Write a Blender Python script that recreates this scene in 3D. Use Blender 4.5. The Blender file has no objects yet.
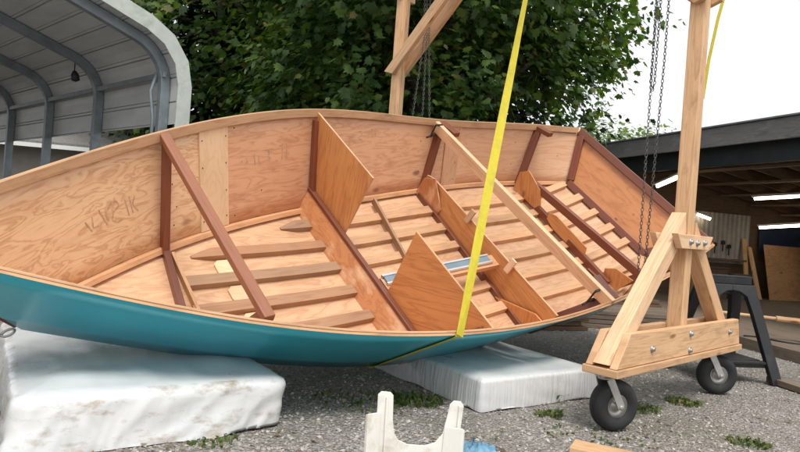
import bpy, bmesh, math, random
import numpy as np
from mathutils import Vector, Matrix, noise
R = random.Random(7)
rng = np.random.default_rng(11)
scene = bpy.context.scene
col = scene.collection
V = Vector

# ------------------------------------------------------------------ helpers
class MB:
    """collects faces with uvs (metres) and material slots; build() links ONE mesh object"""
    def __init__(s): s.v=[]; s.f=[]; s.uv=[]; s.m=[]; s.sm=[]
    def face(s, pts, uvs=None, m=0, smooth=False):
        i=len(s.v); s.v+= [tuple(p) for p in pts]; s.f.append(list(range(i,i+len(pts))))
        if uvs is None: uvs=[(p[0],p[1]) for p in pts]
        s.uv.append([tuple(u) for u in uvs]); s.m.append(m); s.sm.append(smooth)
    def grid(s, P, UVs, m=0, smooth=True, mf=None, close=False):
        n=len(P); k=len(P[0]); i=len(s.v)
        for row in P: s.v += [tuple(p) for p in row]
        for a in range(n-1):
            for b in range(k if close else k-1):
                b2=(b+1)%k
                s.f.append([i+a*k+b,i+a*k+b2,i+(a+1)*k+b2,i+(a+1)*k+b])
                s.uv.append([UVs[a][b],UVs[a][b2] if b2 else UVs[a][b],UVs[a+1][b2] if b2 else UVs[a+1][b],UVs[a+1][b]])
                s.m.append(mf(a,b) if mf else m); s.sm.append(smooth)
    def beam(s, p0, p1, w, h, up=(0,0,1), m=0, cut0=0, cut1=0):
        """board from p0 to p1; w across, h along 'up'; cut = slanted end amounts along up"""
        p0=V(p0); p1=V(p1); d=(p1-p0); L=d.length; d.normalize(); up=V(up)
        side=d.cross(up); side.normalize(); up=side.cross(d); up.normalize()
        a=side*w/2; b=up*h/2; o=R.random()*9; q=R.random()*9
        c0=d*cut0/2; c1=d*cut1/2
        A=[p0-a-b-c0,p0+a-b-c0,p0+a+b+c0,p0-a+b+c0]; B=[p1-a-b-c1,p1+a-b-c1,p1+a+b+c1,p1-a+b+c1]
        acc=0
        for k in range(4):
            k2=(k+1)%4; wd=(A[k]-A[k2]).length
            s.face([A[k],B[k],B[k2],A[k2]],[(o,q+acc),(o+L,q+acc),(o+L,q+acc+wd),(o,q+acc+wd)],m); acc+=wd+.3
        s.face(A[::-1],[(q,o),(q+.02,o),(q+.02,o+.02),(q,o+.02)],m)
        s.face(B,[(q,o),(q+.02,o),(q+.02,o+.02),(q,o+.02)],m)
    def prism(s, pts, t, ax, ay, m=0, me=None):
        """flat polygon pts, thickness vector t, uv axes"""
        pts=[V(p) for p in pts]; t=V(t); ax=V(ax); ay=V(ay); o=R.random()*5
        uv=[(p.dot(ax)+o,p.dot(ay)) for p in pts]; me=m if me is None else me
        s.face(pts,uv,m); s.face([p+t for p in pts][::-1],uv[::-1],m)
        n=len(pts)
        for i in range(n):
            j=(i+1)%n; L=(pts[j]-pts[i]).length
            s.face([pts[i],pts[i]+t,pts[j]+t,pts[j]],[(0,o),(0,o+t.length),(L,o+t.length),(L,o)],me)
    def sweep(s, pts, offs, m=0, smooth=False, caps=True):
        """offs(i) -> list of section points (Vectors) at path index i"""
        secs=[offs(i) for i in range(len(pts))]; k=len(secs[0]); acc=0; UV=[]
        per=[0]
        for b in range(1,k): per.append(per[-1]+(V(secs[0][b])-V(secs[0][b-1])).length)
        o=R.random()*9
        for i in range(len(pts)):
            if i: acc+=(V(pts[i])-V(pts[i-1])).length
            UV.append([(acc+o,q+o) for q in per])
        s.grid(secs,UV,m,smooth,close=True)
        if caps:
            s.face(secs[0],None,m); s.face(secs[-1][::-1],None,m)
    def tube(s, pts, r, n=8, m=0, caps=True, rr=None):
        pts=[V(p) for p in pts]; N=len(pts); prev=None; secs=[]
        for i,p in enumerate(pts):
            d=(pts[min(i+1,N-1)]-pts[max(i-1,0)]).normalized()
            if prev is None:
                prev=d.orthogonal().normalized()
            prev=(prev-d*prev.dot(d)).normalized(); q=d.cross(prev)
            ra=rr[i] if rr else r
            secs.append([p+(prev*math.cos(2*math.pi*k/n)+q*math.sin(2*math.pi*k/n))*ra for k in range(n)])
        s.sweep(pts,lambda i:secs[i],m,True,caps)
    def disc_lathe(s, c, axis, prof, n=24, m=0, mf=None):
        """profile [(along axis, radius)] revolved"""
        c=V(c); ax=V(axis).normalized(); a=ax.orthogonal().normalized(); b=ax.cross(a)
        P=[[c+ax*h+(a*math.cos(2*math.pi*k/n)+b*math.sin(2*math.pi*k/n))*r for k in range(n)] for h,r in prof]
        U=[[(k*.05,h) for k in range(n)] for h,r in prof]
        s.grid(P,U,m,True,mf,close=True)
    def build(s, name, mats, parent=None, bevel=0, origin=None, weld=True):
        me=bpy.data.meshes.new(name)
        Mi=None
        if parent is not None: Mi=MW[parent.name].inverted()
        vs=[V(p) for p in s.v]
        if Mi: vs=[Mi@p for p in vs] if parent.name not in LOCAL else vs
        if parent is None:
            if origin is None:
                xs=[p.x for p in vs]; ys=[p.y for p in vs]; zs=[p.z for p in vs]
                origin=V(((min(xs)+max(xs))/2,(min(ys)+max(ys))/2,min(zs)))
            vs=[p-V(origin) for p in vs]
        me.from_pydata(vs,[],s.f)
        uvl=me.uv_layers.new(name='UVMap')
        flat=[c for f in s.uv for u in f for c in u]
        uvl.data.foreach_set('uv',flat)
        me.polygons.foreach_set('material_index',s.m)
        if not isinstance(mats,(list,tuple)): mats=[mats]
        for mt in mats: me.materials.append(mt)
        bm=bmesh.new(); bm.from_mesh(me)
        if weld: bmesh.ops.remove_doubles(bm,verts=bm.verts,dist=1e-5)
        bmesh.ops.recalc_face_normals(bm,faces=bm.faces)
        bm.to_mesh(me); bm.free()
        if any(s.sm) and len(me.polygons)==len(s.sm): me.polygons.foreach_set('use_smooth',s.sm)
        ob=bpy.data.objects.new(name,me); col.objects.link(ob)
        if parent is not None:
            ob.parent=parent; MW[ob.name]=MW[parent.name].copy()
            if parent.name in LOCAL: LOCAL.add(ob.name)
        else: ob.location=origin
        if bevel:
            b=ob.modifiers.new('Bevel','BEVEL'); b.width=bevel; b.segments=2; b.limit_method='ANGLE'; b.angle_limit=.7
        return ob
MW={}; LOCAL=set()
def empty(name, loc, label, cat, group=None, M=None):
    o=bpy.data.objects.new(name,None); col.objects.link(o); o.empty_display_size=.1
    if M is None: M=Matrix.Translation(V(loc))
    o.matrix_world=M; MW[o.name]=M.copy(); tag(o,label,cat,group); return o
def tag(o,label=None,cat=None,group=None,kind=None):
    if label: o['label']=label
    if cat: o['category']=cat
    if group: o['group']=group
    if kind: o['kind']=kind
    return o
def lerp(a,b,t): return V(a)*(1-t)+V(b)*t

# ------------------------------------------------------------------ materials
class NT:
    def __init__(s,name):
        s.mat=bpy.data.materials.new(name); s.mat.use_nodes=True; s.nt=s.mat.node_tree; s.nt.nodes.clear()
        s.out=s.n('ShaderNodeOutputMaterial'); s.p=s.n('ShaderNodeBsdfPrincipled')
        s.l(s.p.outputs[0],s.out.inputs[0])
    def n(s,t,**k):
        x=s.nt.nodes.new(t)
        for a,b in k.items(): setattr(x,a,b)
        return x
    def l(s,a,b): s.nt.links.new(a,b)
    def uv(s): return s.n('ShaderNodeUVMap',uv_map='UVMap').outputs[0]
    def obj(s): return s.n('ShaderNodeTexCoord').outputs['Object']
    def map(s,vec,sc,loc=(0,0,0)):
        m=s.n('ShaderNodeMapping'); s.l(vec,m.inputs[0]); m.inputs['Scale'].default_value=sc; m.inputs['Location'].default_value=loc; return m.outputs[0]
    def noise(s,vec,scale,detail=3,rough=.5,dist=0):
        x=s.n('ShaderNodeTexNoise'); s.l(vec,x.inputs['Vector']); x.inputs['Scale'].default_value=scale; x.inputs['Detail'].default_value=detail
        x.inputs['Roughness'].default_value=rough; x.inputs['Distortion'].default_value=dist; return x.outputs['Fac']
    def vor(s,vec,scale,feature='F1'):
        x=s.n('ShaderNodeTexVoronoi',feature=feature); s.l(vec,x.inputs['Vector']); x.inputs['Scale'].default_value=scale; return x
    def math(s,op,a,b=None,clamp=False):
        x=s.n('ShaderNodeMath',operation=op,use_clamp=clamp)
        for i,q in enumerate((a,b)):
            if q is None: continue
            if isinstance(q,(int,float)): x.inputs[i].default_value=q
            else: s.l(q,x.inputs[i])
        return x.outputs[0]
    def ramp(s,fac,stops):
        x=s.n('ShaderNodeValToRGB'); s.l(fac,x.inputs[0]); e=x.color_ramp.elements
        while len(e)<len(stops): e.new(.5)
        for q,(p,c) in zip(e,stops): q.position=p; q.color=(*c,1) if len(c)==3 else c
        return x.outputs[0]
    def mix(s,fac,a,b,blend='MIX'):
        x=s.n('ShaderNodeMix',data_type='RGBA',blend_type=blend,clamp_factor=True)
        for i,q in ((0,fac),(6,a),(7,b)):
            if isinstance(q,(int,float)): x.inputs[i].default_value=q
            elif isinstance(q,tuple): x.inputs[i].default_value=(*q,1)
            else: s.l(q,x.inputs[i])
        return x.outputs[2]
    def bump(s,h,st,dist=.01):
        x=s.n('ShaderNodeBump'); s.l(h,x.inputs['Height']); x.inputs['Strength'].default_value=st; x.inputs['Distance'].default_value=dist
        s.l(x.outputs[0],s.p.inputs['Normal'])
    def col(s,c):
        if isinstance(c,tuple): s.p.inputs['Base Color'].default_value=(*c,1)
        else: s.l(c,s.p.inputs['Base Color'])
    def rough(s,r):
        if isinstance(r,(int,float)): s.p.inputs['Roughness'].default_value=r
        else: s.l(r,s.p.inputs['Roughness'])
def wood(name,light,dark,rough=.6,ply=False,knots=.5,knotc=None,contrast=1.0,coat=0,stain=None,stainamt=.4,figure=(2.4,7.5),rings=6,kscale=(2.3,4.2)):
    t=NT(name); uv=t.uv(); rnd=t.n('ShaderNodeObjectInfo').outputs['Random']
    sh=t.n('ShaderNodeCombineXYZ'); t.l(t.math('MULTIPLY',rnd,37.),sh.inputs[0]); t.l(t.math('MULTIPLY',rnd,91.),sh.inputs[1])
    va=t.n('ShaderNodeVectorMath',operation='ADD'); t.l(uv,va.inputs[0]); t.l(sh.outputs[0],va.inputs[1]); v=va.outputs[0]
    if ply:
        n=t.noise(t.map(v,(figure[0],figure[1],1)),1.3,3.2,.5,.9)
        ring=t.math('MULTIPLY',n,rings); ring=t.math('FRACT',ring)
        g=t.ramp(ring,[(0,(.25,)*3),(.3,(.0,)*3),(.55,(.12,)*3),(.78,(.8,)*3),(.9,(1,)*3),(1,(.25,)*3)])
    else:
        n=t.noise(t.map(v,(.55,9,1)),1.6,2,.5,.35)
        ring=t.math('FRACT',t.math('MULTIPLY',n,7.))
        g=t.ramp(ring,[(0,(.1,)*3),(.6,(.3,)*3),(.88,(.9,)*3),(1,(.1,)*3)])
    fine=t.noise(t.map(v,(7,260,1)),1,3,.6)
    blot=t.noise(t.map(v,(1.4,3,1)),1.2,3,.55)
    f=t.math('ADD',t.math('MULTIPLY',g,.62*contrast),t.math('MULTIPLY',t.math('SUBTRACT',fine,.45),.75*contrast))
    f=t.math('ADD',f,t.math('MULTIPLY',t.math('SUBTRACT',blot,.5),.7),True)
    c=t.mix(f,light,dark)
    if stain:
        st=t.ramp(t.noise(t.map(v,(2.2,5,1)),1.7,5,.65),[(.52,(0,0,0)),(.72,(1,1,1))])
        c=t.mix(t.math('MULTIPLY',st,stainamt),c,stain)
    if knots:
        vo=t.vor(t.map(v,(kscale[0],6.0 if not ply else kscale[1],1)),1.0)
        vr=t.n('ShaderNodeSeparateColor'); t.l(vo.outputs['Color'],vr.inputs[0])
        k=t.ramp(vo.outputs['Distance'],[(.03,(1,1,1)),(.075,(.75,)*3),(.13,(0,0,0))])
        k=t.math('MULTIPLY',k,t.math('GREATER_THAN',vr.outputs[0],1-knots))
        c=t.mix(t.math('MULTIPLY',k,.8),c,knotc or tuple(x*.3 for x in dark))
    tone=t.ramp(rnd,[(0,(.72,.69,.66)),(.4,(.97,.95,.93)),(.7,(1,1,1)),(1,(1.0,.86,.76))])
    c=t.mix(1.0,c,tone,'MULTIPLY')
    t.col(c); t.rough(t.math('ADD',t.math('MULTIPLY',fine,.18),rough-.09))
    t.bump(t.math('ADD',fine,t.math('MULTIPLY',g,.3)),.25,.004)
    if coat: t.p.inputs['Coat Weight'].default_value=coat; t.p.inputs['Coat Roughness'].default_value=.3
    return t.mat
M={}
M['ply_tan']=wood('fir_plywood_tan',(.82,.56,.335),(.55,.29,.14),.55,True,.3,(.16,.065,.03),1.15,.1,stain=(.60,.33,.17),stainamt=.45,figure=(3.0,9.5),rings=6)
M['ply_pink']=wood('fir_plywood_pink',(.73,.42,.245),(.51,.23,.115),.5,True,.25,(.12,.05,.03),.95,.15,figure=(1.9,11),rings=5,stain=(.45,.20,.10),stainamt=.45)
M['ply_rose']=wood('fir_plywood_rose',(.74,.46,.285),(.54,.275,.15),.5,True,.25,(.14,.06,.03),.7,.1,figure=(1.1,8),rings=6)
M['ply_floor']=wood('floor_plywood',(.78,.50,.30),(.58,.30,.155),.55,True,.35,(.14,.06,.03),1.0,.12,figure=(1.3,7),rings=6,stain=(.52,.25,.13),stainamt=.55)
M['ply_pale']=wood('pale_plywood',(.78,.56,.35),(.62,.38,.2),.55,True,.15,(.16,.08,.04),.6)
M['ply_orange']=wood('varnished_plywood',(.64,.30,.105),(.42,.155,.048),.38,True,.35,(.09,.035,.015),1.0,.35,figure=(.9,11),rings=6,stain=(.32,.11,.035),stainamt=.35)
M['ply_knot']=wood('knotty_plywood',(.60,.255,.09),(.40,.135,.045),.36,True,.85,(.17,.032,.012),.8,.35,figure=(1.6,5),rings=5,kscale=(5.0,6.0),stain=(.36,.10,.035),stainamt=.6)
M['red']=wood('red_brown_timber',(.215,.062,.028),(.11,.03,.015),.45,False,0,None,.9,.25)
M['spall']=wood('reddish_timber',(.33,.125,.06),(.2,.065,.033),.5,False,.1,None,.8,.15)
M['web']=wood('epoxied_plywood',(.54,.245,.105),(.36,.13,.05),.42,True,.2,None,.8,.2,stain=(.76,.52,.34),stainamt=.9)
M['batten']=wood('weathered_batten',(.40,.245,.145),(.25,.14,.08),.65,False,.15,(.1,.06,.04),1.0,0,stain=(.2,.15,.11),stainamt=.35)
M['batten_light']=wood('fir_batten',(.66,.40,.22),(.45,.24,.115),.65,False,.2,(.1,.06,.04),1.0,0,stain=(.25,.16,.11),stainamt=.4)
M['inwale']=wood('inwale_fir',(.66,.41,.23),(.44,.23,.11),.6,False,.1,(.1,.06,.04),1.0,0,stain=(.25,.15,.09),stainamt=.6)
M['edge']=wood('plywood_edge',(.62,.40,.22),(.40,.23,.12),.65,False,0,None,1.2,0,stain=(.22,.14,.09),stainamt=.6)
M['fir']=wood('new_fir_lumber',(.72,.465,.26),(.50,.27,.13),.6,False,.8,(.17,.075,.03),1.3,.03,stain=(.33,.20,.115),stainamt=.65)
M['fir_light']=wood('pale_fir_lumber',(.80,.55,.34),(.60,.35,.19),.6,False,.8,(.2,.09,.035),1.25,.03,stain=(.45,.30,.18),stainamt=.55)
M['oldwood']=wood('grey_old_lumber',(.20,.155,.115),(.11,.08,.058),.8,False,.2,None,1.0,0,stain=(.06,.05,.04),stainamt=.6)
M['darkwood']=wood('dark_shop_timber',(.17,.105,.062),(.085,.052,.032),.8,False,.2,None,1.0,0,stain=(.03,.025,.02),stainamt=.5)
M['osb']=wood('shop_plywood',(.50,.28,.13),(.28,.15,.065),.7,True,.2,None,.8,0,stain=(.15,.09,.05),stainamt=.5)
M['fascia']=wood('weathered_black_board',(.21,.21,.215),(.09,.09,.095),.75,False,.1,None,1.0,0,stain=(.30,.30,.31),stainamt=.7)
def plain(name,c,rough=.5,metal=0,var=.15,scale=6,bump=0,bscale=40,dirt=None,dscale=4,damt=.5,coat=0):
    t=NT(name); o=t.obj(); n=t.noise(o,scale,4,.6)
    a=tuple(x*(1-var) for x in c); b=tuple(min(1,x*(1+var)) for x in c)
    cc=t.ramp(n,[(.3,a),(.7,b)])
    if dirt:
        d=t.ramp(t.noise(o,dscale,6,.7,.3),[(.5,(0,0,0)),(.72,(1,1,1))])
        cc=t.mix(t.math('MULTIPLY',d,damt),cc,dirt)
    t.col(cc); t.rough(t.math('ADD',t.math('MULTIPLY',n,.2),rough-.1)); t.p.inputs['Metallic'].default_value=metal
    if bump: t.bump(t.noise(o,bscale,4,.6),bump,.01)
    if coat: t.p.inputs['Coat Weight'].default_value=coat; t.p.inputs['Coat Roughness'].default_value=.1
    return t.mat
M['teal']=plain('teal_hull_paint',(.026,.41,.52),.32,0,.08,3,.10,3.2,(.07,.42,.48),6,.45,.4)
M['steel']=plain('zinc_steel',(.42,.41,.39),.45,.85,.15,12,dirt=(.2,.13,.08),dscale=14,damt=.4)
M['galv']=plain('galvanised_tube',(.23,.26,.28),.5,.4,.2,5,dirt=(.08,.09,.09))
M['chain']=plain('chain_steel',(.14,.135,.13),.45,.8,.2,30)
M['black']=plain('black_plastic',(.010,.0105,.012),.5,0,.25,8,dirt=(.07,.065,.06),dscale=7,damt=.25)
M['rubber']=plain('tyre_rubber',(.017,.017,.018),.75,0,.2,9,dirt=(.1,.09,.08),dscale=9,damt=.25)
M['strap']=plain('yellow_webbing',(.56,.47,.03),.75,0,.08,30,.3,300,(.36,.30,.06),9,.5)
M['white_plastic']=plain('dirty_white_plastic',(.72,.70,.64),.4,0,.06,5,.05,30,(.30,.2,.11),9,.6)
M['rag']=plain('blue_cloth',(.13,.27,.38),.8,0,.35,14,.4,90,(.35,.5,.6),8,.5)
M['alu']=plain('aluminium',(.75,.76,.77),.3,.85,.06)
M['bluegrey']=plain('grey_level_rail',(.20,.27,.32),.4,.3,.1)
M['pencil']=plain('pencil_grey',(.52,.32,.20),.9,0,.3,60)
M['tarp']=plain('blue_tarp',(.02,.034,.075),.5,0,.3,5,.4,8)
M['trim']=plain('weathered_white_trim',(.46,.49,.45),.5,0,.15,4,dirt=(.25,.29,.23),dscale=4,damt=.75)
M['white_wall']=plain('white_corrugated',(.33,.30,.26),.5,0,.2,3,dirt=(.13,.1,.07),dscale=2)
M['house']=plain('house_siding',(.3,.28,.25),.8,0,.1)
M['fasciawhite']=plain('white_fascia',(.75,.75,.73),.5,0,.05)
M['shingle']=plain('grey_shingles',(.19,.18,.17),.9,0,.3,25,.5,30)
M['header']=plain('dark_green_header',(.016,.024,.026),.6,0,.25,3,dirt=(.05,.05,.045),dscale=4)
M['gap']=plain('dark_gap',(.02,.02,.02),.9)
M['bark']=plain('bark',(.07,.055,.042),.9,0,.4,9,.8,14)
# carport sheet: ribbed
t=NT('carport_sheet'); o=t.uv(); sx=t.n('ShaderNodeSeparateXYZ'); t.l(o,sx.inputs[0])
f=t.math('FRACT',t.math('MULTIPLY',sx.outputs[1],1/.23)); rib=t.ramp(f,[(0,(1,1,1)),(.06,(1,1,1)),(.1,(0,0,0)),(.9,(0,0,0)),(.96,(1,1,1))])
n=t.noise(t.map(o,(1,3,1)),1.5,5,.6)
t.col(t.ramp(n,[(.3,(.42,.43,.43)),(.7,(.56,.57,.56))])); t.rough(.5); t.p.inputs['Metallic'].default_value=.15; t.bump(rib,.9,.03); M['sheet']=t.mat
# plastic wrap
def wrap(name,dirtc,side=False,pleats=False):
    t=NT(name); o=t.obj(); n=t.noise(o,3,5,.6); d=t.ramp(t.noise(t.map(o,(1,1,2.2)),5,6,.7),[(.50,(0,0,0)),(.68,(1,1,1))])
    c=t.mix(t.math('MULTIPLY',d,(.4 if pleats else .85) if side else .3),t.ramp(n,[(.3,(.58,.59,.59)),(.7,(.68,.68,.67))]),dirtc)
    t.col(c); t.rough(t.ramp(n,[(.3,(.22,)*3),(.7,(.42,)*3)])); t.p.inputs['Coat Weight'].default_value=.35; t.p.inputs['Coat Roughness'].default_value=.15
    ds=t.n('ShaderNodeVectorMath',operation='ADD'); nz=t.n('ShaderNodeTexNoise'); t.l(o,nz.inputs['Vector']); nz.inputs['Scale'].default_value=3.5; nz.inputs['Detail'].default_value=2
    sc=t.n('ShaderNodeVectorMath',operation='SCALE'); t.l(nz.outputs['Color'],sc.inputs[0]); sc.inputs['Scale'].default_value=.35
    t.l(o,ds.inputs[0]); t.l(sc.outputs[0],ds.inputs[1]); dv=ds.outputs[0]
    v1=t.vor(t.map(dv,(1,1,.8)),4.0).outputs['Distance']; v2=t.vor(t.map(dv,(1,1,1.2)),11).outputs['Distance']
    h=t.math('ADD',t.math('MULTIPLY',v1,1.0),t.math('MULTIPLY',v2,.45))
    if pleats:
        u=t.uv(); h=t.math('ADD',t.math('MULTIPLY',h,.15),t.noise(t.map(u,(34,2.5,1)),1,3,.6,.4)); t.bump(h,.55,.02)
    else: t.bump(h,.2 if side else .08,.03)
    return t.mat
M['wrap']=wrap('white_plastic_wrap',(.30,.215,.13),True); M['wrap_top']=wrap('white_plastic_top',(.45,.40,.33))
M['wrap2']=wrap('clear_plastic_wrap',(.55,.53,.48),True,True); M['wrap2_top']=wrap('clear_plastic_top',(.55,.53,.48))
# tube light
t=NT('lit_tube'); t.p.inputs['Base Color'].default_value=(1,1,1,1); t.p.inputs['Emission Color'].default_value=(1,.84,.6,1); t.p.inputs['Emission Strength'].default_value=8.0; M['tube']=t.mat
# gravel
t=NT('gravel'); o=t.obj(); v1=t.vor(o,72); v2=t.vor(o,31); big=t.noise(o,.9,5,.6); mid=t.noise(o,6,5,.65)
sep=t.n('ShaderNodeSeparateColor'); t.l(v1.outputs['Color'],sep.inputs[0])
c=t.ramp(sep.outputs[0],[(0,(.20,.178,.158)),(.35,(.31,.282,.255)),(.7,(.385,.355,.325)),(1,(.50,.47,.435))])
c=t.mix(t.ramp(v1.outputs['Distance'],[(.35,(0,0,0)),(.8,(.6,)*3)]),c,(.14,.122,.104))
c=t.mix(t.ramp(mid,[(.45,(0,0,0)),(.75,(.6,)*3)]),c,(.20,.175,.145))
c=t.mix(t.ramp(big,[(.48,(0,0,0)),(.68,(.5,)*3)]),c,(.13,.125,.08))
t.col(c); t.rough(.9); h=t.math('ADD',t.math('MULTIPLY',v1.outputs['Distance'],-1.),t.math('MULTIPLY',v2.outputs['Distance'],-.8)); t.bump(h,.9,.02); M['gravel']=t.mat
t=NT('gravel_stone'); g=t.n('ShaderNodeNewGeometry').outputs['Random Per Island']
t.col(t.ramp(g,[(0,(.17,.148,.128)),(.3,(.29,.262,.235)),(.7,(.37,.34,.31)),(.95,(.44,.41,.38)),(1,(.55,.52,.48))])); t.rough(.85); t.bump(t.noise(t.obj(),120,3,.6),.4,.003); M['stone']=t.mat
def leafmat(name,stops,tr=.35,pale_sprays=None):
    t=NT(name); g=t.n('ShaderNodeNewGeometry').outputs['Random Per Island']; c=t.ramp(g,stops)
    if pale_sprays:      # paler sprays: new growth, plus lit foliage against shade put into leaf colour
        k=t.ramp(t.noise(t.obj(),1.5,2,.5),[(.47,(0,0,0)),(.60,(1,1,1))]); c=t.mix(k,c,t.ramp(g,pale_sprays))
    t.col(c); t.rough(.5)
    tl=t.n('ShaderNodeBsdfTranslucent'); t.l(t.mix(1.0,c,(1.5,1.6,.6),'MULTIPLY'),tl.inputs[0]); mx=t.n('ShaderNodeMixShader'); mx.inputs[0].default_value=tr
    t.l(t.p.outputs[0],mx.inputs[1]); t.l(tl.outputs[0],mx.inputs[2]); t.l(mx.outputs[0],t.out.inputs[0]); return t.mat
M['leaf']=leafmat('maple_leaf',[(0,(.022,.052,.012)),(.6,(.042,.095,.02)),(.93,(.075,.145,.03)),(1,(.14,.14,.035))],.35,[(0,(.07,.14,.027)),(.5,(.13,.22,.042)),(.9,(.19,.27,.06)),(1,(.30,.2,.06))])
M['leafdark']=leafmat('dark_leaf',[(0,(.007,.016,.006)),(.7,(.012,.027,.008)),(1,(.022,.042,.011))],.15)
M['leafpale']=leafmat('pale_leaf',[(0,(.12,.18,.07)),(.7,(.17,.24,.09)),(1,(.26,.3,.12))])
M['weed']=leafmat('weed_leaf',[(0,(.05,.09,.02)),(.6,(.095,.15,.04)),(1,(.25,.22,.09))])

# ------------------------------------------------------------------ world, sun, camera
w=bpy.data.worlds.new('World'); scene.world=w; w.use_nodes=True; nt=w.node_tree; nt.nodes.clear()
SUN_EL=math.radians(60); SUN_AZ=math.radians(165)      # compass azimuth: behind the viewer, a little to the right
sky=nt.nodes.new('ShaderNodeTexSky'); sky.sky_type='NISHITA'; sky.sun_disc=False; sky.sun_elevation=SUN_EL; sky.sun_rotation=SUN_AZ
sky.air_density=1.0; sky.dust_density=6.0; sky.ozone_density=.6
hs=nt.nodes.new('ShaderNodeHueSaturation'); hs.inputs['Saturation'].default_value=.12
mixn=nt.nodes.new('ShaderNodeMix'); mixn.data_type='RGBA'; mixn.inputs[0].default_value=.72; mixn.inputs[7].default_value=(10.3,10.6,11.0,1)
bg=nt.nodes.new('ShaderNodeBackground'); bg.inputs[1].default_value=.1; wo=nt.nodes.new('ShaderNodeOutputWorld')
nt.links.new(sky.outputs[0],hs.inputs['Color']); nt.links.new(hs.outputs[0],mixn.inputs[6]); nt.links.new(mixn.outputs[2],bg.inputs[0]); nt.links.new(bg.outputs[0],wo.inputs[0])
sl=bpy.data.lights.new('sun','SUN'); sl.energy=1.9; sl.angle=math.radians(20); sl.color=(1,.96,.9)
so=bpy.data.objects.new('sun',sl); col.objects.link(so)
sd=V((math.sin(SUN_AZ)*math.cos(SUN_EL),math.cos(SUN_AZ)*math.cos(SUN_EL),math.sin(SUN_EL)))
so.rotation_euler=sd.to_track_quat('Z','Y').to_euler()
cam=bpy.data.cameras.new('camera'); cam.sensor_width=36; cam.lens=36*628/800; cam.clip_end=2000; cam.clip_start=.05
co=bpy.data.objects.new('camera',cam); col.objects.link(co); r=math.radians(4.3)
co.matrix_world=Matrix(((math.cos(r),-math.sin(r),0,0),(0,0,-1,0),(math.sin(r),math.cos(r),0,1.0),(0,0,0,1)))
scene.camera=co
scene.view_settings.view_transform='Standard'; scene.view_settings.look='None'; scene.view_settings.exposure=.40; scene.view_settings.gamma=1
scene.view_settings.use_curve_mapping=False

# ------------------------------------------------------------------ ground
mb=MB(); mb.face([(-400,-400,0),(400,-400,0),(400,400,0),(-400,400,0)])
tag(mb.build('gravel_ground',M['gravel'],origin=(0,0,0)),kind='structure')
mb=MB()
def stone(x,y,s):
    q=[V((1,0,0)),V((0,1,0)),V((-1,0,0)),V((0,-1,0)),V((0,0,.8)),V((0,0,-.6))]
    rot=Matrix.Rotation(R.random()*6.28,3,'Z')@Matrix.Rotation(R.uniform(-.6,.6),3,'X')
    P=[rot@V((p.x*s*R.uniform(.6,1.2),p.y*s*R.uniform(.6,1.2),p.z*s*R.uniform(.5,.95)))+V((x,y,s*.18)) for p in q]
    i=len(mb.v); mb.v+=[tuple(p) for p in P]
    for a,b in ((0,1),(1,2),(2,3),(3,0)):
        for f in ([a,b,4],[b,a,5]):
            mb.f.append([i+k for k in f]); mb.uv.append([(0,0)]*3); mb.m.append(0); mb.sm.append(False)
for k in range(24000):
    y=2.2+6.5*R.random()**1.7; x=R.uniform(-.68,.72)*y+R.uniform(-.1,.1)
    stone(x,y,R.choice((.005,.006,.008,.010,.013)) *R.uniform(.7,1.25))
tag(mb.build('gravel_stones',M['stone'],origin=(0,0,0),weld=False),'loose grey gravel stones strewn over the yard','gravel',kind='stuff')

# ------------------------------------------------------------------ the boat
BX=V((.7631988,.6145791,.1995497)); BY=V((-.5815715,.5187425,.6266425)); BZ=V((.2816064,-.5943052,.7533254)); BO=V((-2.0776540,2.98149,.1361610))
BM=Matrix(((BX.x,BY.x,BZ.x,BO.x),(BX.y,BY.y,BZ.y,BO.y),(BX.z,BY.z,BZ.z,BO.z),(0,0,0,1)))
boat=empty('wooden_boat',None,'unfinished flat-bottomed wooden boat with teal hull, tipped on its side over two wrapped mattresses','boat',M=BM); LOCAL.add(boat.name)
KN=[0,1,2,3,4,5]
XG=[-.178,1.157,2.371,3.725,4.990,5.610]; XC=[.30,1.157,2.371,3.725,4.990,5.358]
GH=[.03,.7367,1.0697,1.0913,.9863,.8934]; GZ=[.968,.8128,.6946,.5273,.4831,.4664]
CH=[.03,.4193,.7364,.8179,.7170,.5380]; CZ=[.275,.1562,-.0087,-.0620,-.0744,.0139]
def spl(x,y,xi):
    x=np.array(x);y=np.array(y);n=len(x);h=np.diff(x);A=np.zeros((n,n));b=np.zeros(n);A[0,0]=A[-1,-1]=1
    for i in range(1,n-1):
        A[i,i-1]=h[i-1];A[i,i]=2*(h[i-1]+h[i]);A[i,i+1]=h[i];b[i]=6*((y[i+1]-y[i])/h[i]-(y[i]-y[i-1])/h[i-1])
    m=np.linalg.solve(A,b);k=int(np.clip(np.searchsorted(x,xi)-1,0,n-2));t=xi-x[k];hh=h[k]
    return float(y[k]+t*((y[k+1]-y[k])/hh-hh*(2*m[k]+m[k+1])/6)+t*t*m[k]/2+t**3*(m[k+1]-m[k])/(6*hh))
def gun(u,sg=1):
    x=float(np.interp(u,KN,XG)); return V((x,sg*spl(XG,GH,x),spl(XG,GZ,x)))
def chi(u,sg=1):
    x=float(np.interp(u,KN,XC)); return V((x,sg*spl(XC,CH,x),spl(XC,CZ,x)))
def side(u,t,sg=1): return gun(u,sg)*t+chi(u,sg)*(1-t)
def snorm(u,t,sg=1):      # outward
    du=side(min(5,u+.02),t,sg)-side(max(0,u-.02),t,sg); dt=gun(u,sg)-chi(u,sg)
    n=du.cross(dt).normalized()
    if n.y*sg<0: n=-n
    return n
def czx(x): return spl(XC,CZ,x)
def chx(x): return spl(XC,CH,x)
US=[i*5/70 for i in range(71)]
PLY=[M['ply_tan'],M['ply_pink'],M['ply_rose'],M['teal'],M['edge']]
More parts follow.
